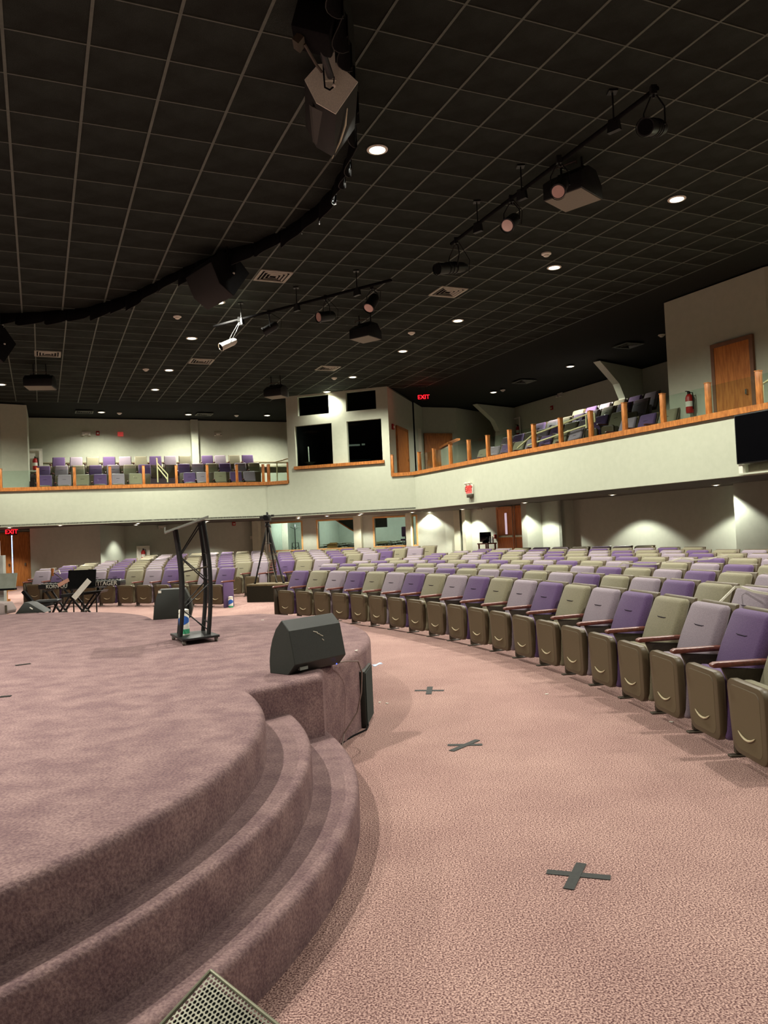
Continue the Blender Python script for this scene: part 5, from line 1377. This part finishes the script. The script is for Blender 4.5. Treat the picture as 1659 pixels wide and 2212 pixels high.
p = aty(183, 1280, 13.75); t = thing('stand_tray', 'black lower tray hanging on the keyboard stand', 'tray', (p.x, p.y, p.z-.06)); MB().extrude([(-.33, 0), (.33, .05), (.36, .09), (-.36, .05)], (0, -.18, 0), (0, .18, 0), (1, 0, 0), (0, 0, 1)).build('tray', BLACK, t); MB().tube([(-.2, 0, 0), (-.2, 0, -.3)], .012, 6).tube([(.2, 0, .03), (.2, 0, -.3)], .012, 6).build('tray_arm', BLACK, t)
p = aty(177, 1250, 13.3); t = thing('music_stand', 'black music stand with sheets in front of the keyboards', 'stand', (p.x, p.y, 0), .05)
MB().box((0, 0, p.z), (.46, .02, .30), None, tilt(-.25)).box((0, -.07, p.z-.15), (.46, .1, .015)).build('desk', BLACKM, t)
MB().tube([(0, .02, p.z-.1), (0, .02, .06)], .012, 8).build('pole', BLACK, t)
for k in range(3):
    a = 2*PI*k/3+.5; MB().tube([(0, .02, .14), (.26*math.cos(a), .02+.26*math.sin(a), .01)], .010, 6).build('leg', BLACK, t)
t = thing('music_sheet', 'long pale strip of paper slanting in front of the music stand', 'paper', (p.x+.04, p.y-.14, p.z-.17)); MB().box((0, 0, 0), (.09, .006, .40), None, Matrix.Rotation(.75, 3, 'Y')).build('sheet', PAPER, t)
t = thing('music_sheet', 'pinkish booklet lying left of the music stand', 'paper', (p.x-.30, p.y-.02, p.z-.05)); MB().box((0, 0, 0), (.20, .05, .06), None, Matrix.Rotation(-.45, 3, 'Y')).build('booklet', mat('pink_paper', (204, 150, 128), (212, 160, 138), .8, 10), t)
p = aty(116, 1240, 14.6); t = thing('microphone_stand', 'microphone stand with brass-coloured microphone above the left keyboard', 'stand', (p.x, p.y, 0))
MB().tube([(.18, 0, .02), (.16, 0, .95), (-.02, 0, 1.10)], .010, 6).build('boom', STEEL, t); MB().tube([(-.02, 0, 1.02), (-.02, 0, 1.16)], [.02, .028], 10).build('microphone', mat('brass', (176, 110, 60), (190, 124, 70), .4, 20, metal=.6), t); MB().tube([(.0, 0, 1.08), (.10, 0, 1.12), (.12, 0, 1.05)], .012, 6).build('clip', WHITE, t); MB().tube([(-.1, -.1, .01), (.18, 0, .1), (.45, -.1, .01)], .01, 6).build('tripod_base', BLACK, t)
p = aty(104, 1299, 13.2); t = thing('padded_stool', 'low black padded stool left of the keyboards', 'stool', (p.x, p.y, 0), .1)
MB().box((0, 0, p.z), (.40, .26, .06)).build('seat', BLACK, t, bevel=.025, seg=3); MB().bar((-.15, 0, .02), (.15, 0, p.z-.03), .03, .03).bar((.15, 0, .02), (-.15, 0, p.z-.03), .03, .03).build('cross_leg', BLACK, t)
MB().bar((-.15, -.15, .02), (-.15, .15, .02), .03, .03).bar((.15, -.15, .02), (.15, .15, .02), .03, .03).build('foot_bar', BLACK, t)
a, b = aty(50, 1277, 13.0), aty(80, 1312, 13.0)
t = thing('folded_stand', 'black folded stand leaning diagonally behind the small floor wedge', 'stand'); MB().bar(tuple(a), tuple(b), .07, .05).build('frame', BLACKM, t); MB().bar(tuple(b), (b.x+.25, b.y, b.z+.05), .12, .05).build('rest', BLACK, t); MB().bar(tuple(b), (b.x+.05, b.y, 0.02), .03, .03).bar((b.x+.2, b.y, b.z), (b.x+.25, b.y, .02), .03, .03).build('leg', BLACK, t)
p = aty(102, 1318, 13.4); t = thing('orange_bag', 'small orange and white bag on the floor under the stool', 'bag', (p.x, p.y, 0)); MB().box((0, 0, .16), (.26, .18, .32)).build('bag_body', ORNG, t, bevel=.03); MB().box((.16, -.03, .14), (.10, .16, .26)).build('white_side', PAPER, t, bevel=.02)
# small wedges standing on the far left of the stage
q = onz(33, 1326, .6)
wp = [(0, 0), (.30, 0), (.34, .03), (.16, .17), (.10, .18)]
t = thing('floor_wedge', 'small black floor wedge on the far edge of the stage', 'speaker', (q.x, q.y, .6), .05); MB().extrude([(0, 0), (.42, 0), (.20, .145), (.13, .16)], (0, 0, 0), (0, .3, 0), (1, 0, 0), (0, 0, 1)).build('cabinet', CABINET, t, bevel=.005); MB().box((.23, -.003, .07), (.05, .006, .015), None, Matrix.Rotation(.6, 3, 'Y')).build('logo_plate', PAPER, t)
q = onz(-18, 1327, .6)
t = thing('floor_wedge', 'light grey carpeted wedge at the left edge of the picture', 'speaker', (q.x, q.y-.1, .6), 0); MB().extrude([(0, 0), (.26, 0), (.28, .05), (.22, .16), (0, .18)], (0, 0, 0), (0, .3, 0), (1, 0, 0), (0, 0, 1)).build('cabinet', mat('grey_carpeted', (140, 126, 122), (150, 136, 132), .9, 80), t, bevel=.01); MB().box((.262, -.004, .075), (.03, .01, .11)).build('grille', STEEL, t)
# wooden stool and clear lectern at the left edge
p = aty(24, 1272, 14.2); t = thing('wooden_stool', 'honey-coloured wooden stool at the left edge of the picture', 'stool', (p.x-.30, p.y, 0))
MB().box((0, 0, p.z-.02), (.64, .36, .035)).build('seat', mat('honey_wood', (176, 116, 56), (206, 148, 84), .5, 10), t, bevel=.006); 
for sx, sy in ((-.27, -.14), (.27, -.14), (-.27, .14), (.12, .14)): MB().box((sx, sy, p.z/2-.02), (.05, .05, p.z-.04)).build('leg', mat('honey_wood', (176, 116, 56)), t)
MB().box((0, 0, p.z-.2), (.56, .03, .04)).build('stretcher', mat('honey_wood', (176, 116, 56)), t)
p = aty(5, 1200, 13.2); t = thing('clear_lectern', 'clear acrylic lectern column with grey slanted desk at the left edge', 'lectern', (p.x, p.y, 0))
MB().box((-.02, 0, .85), (.10, .10, 1.2)).build('column', mat('frosted_acrylic', (176, 178, 170), (190, 192, 184), .2, 10), t); MB().box((-.07, 0, .9), (.02, .12, 1.6)).build('edge_strip', WHITE, t)
MB().box((0, -.1, 1.02), (.54, .02, .26), None, tilt(-.3)).build('desk', mat('desk_grey', (130, 134, 120), (140, 144, 130), .6, 10), t); MB().box((0, -.16, .885), (.56, .10, .03)).build('book_stop', BLACKM, t)
MB().box((0, 0, .02), (.5, .4, .04)).build('base', BLACK, t)
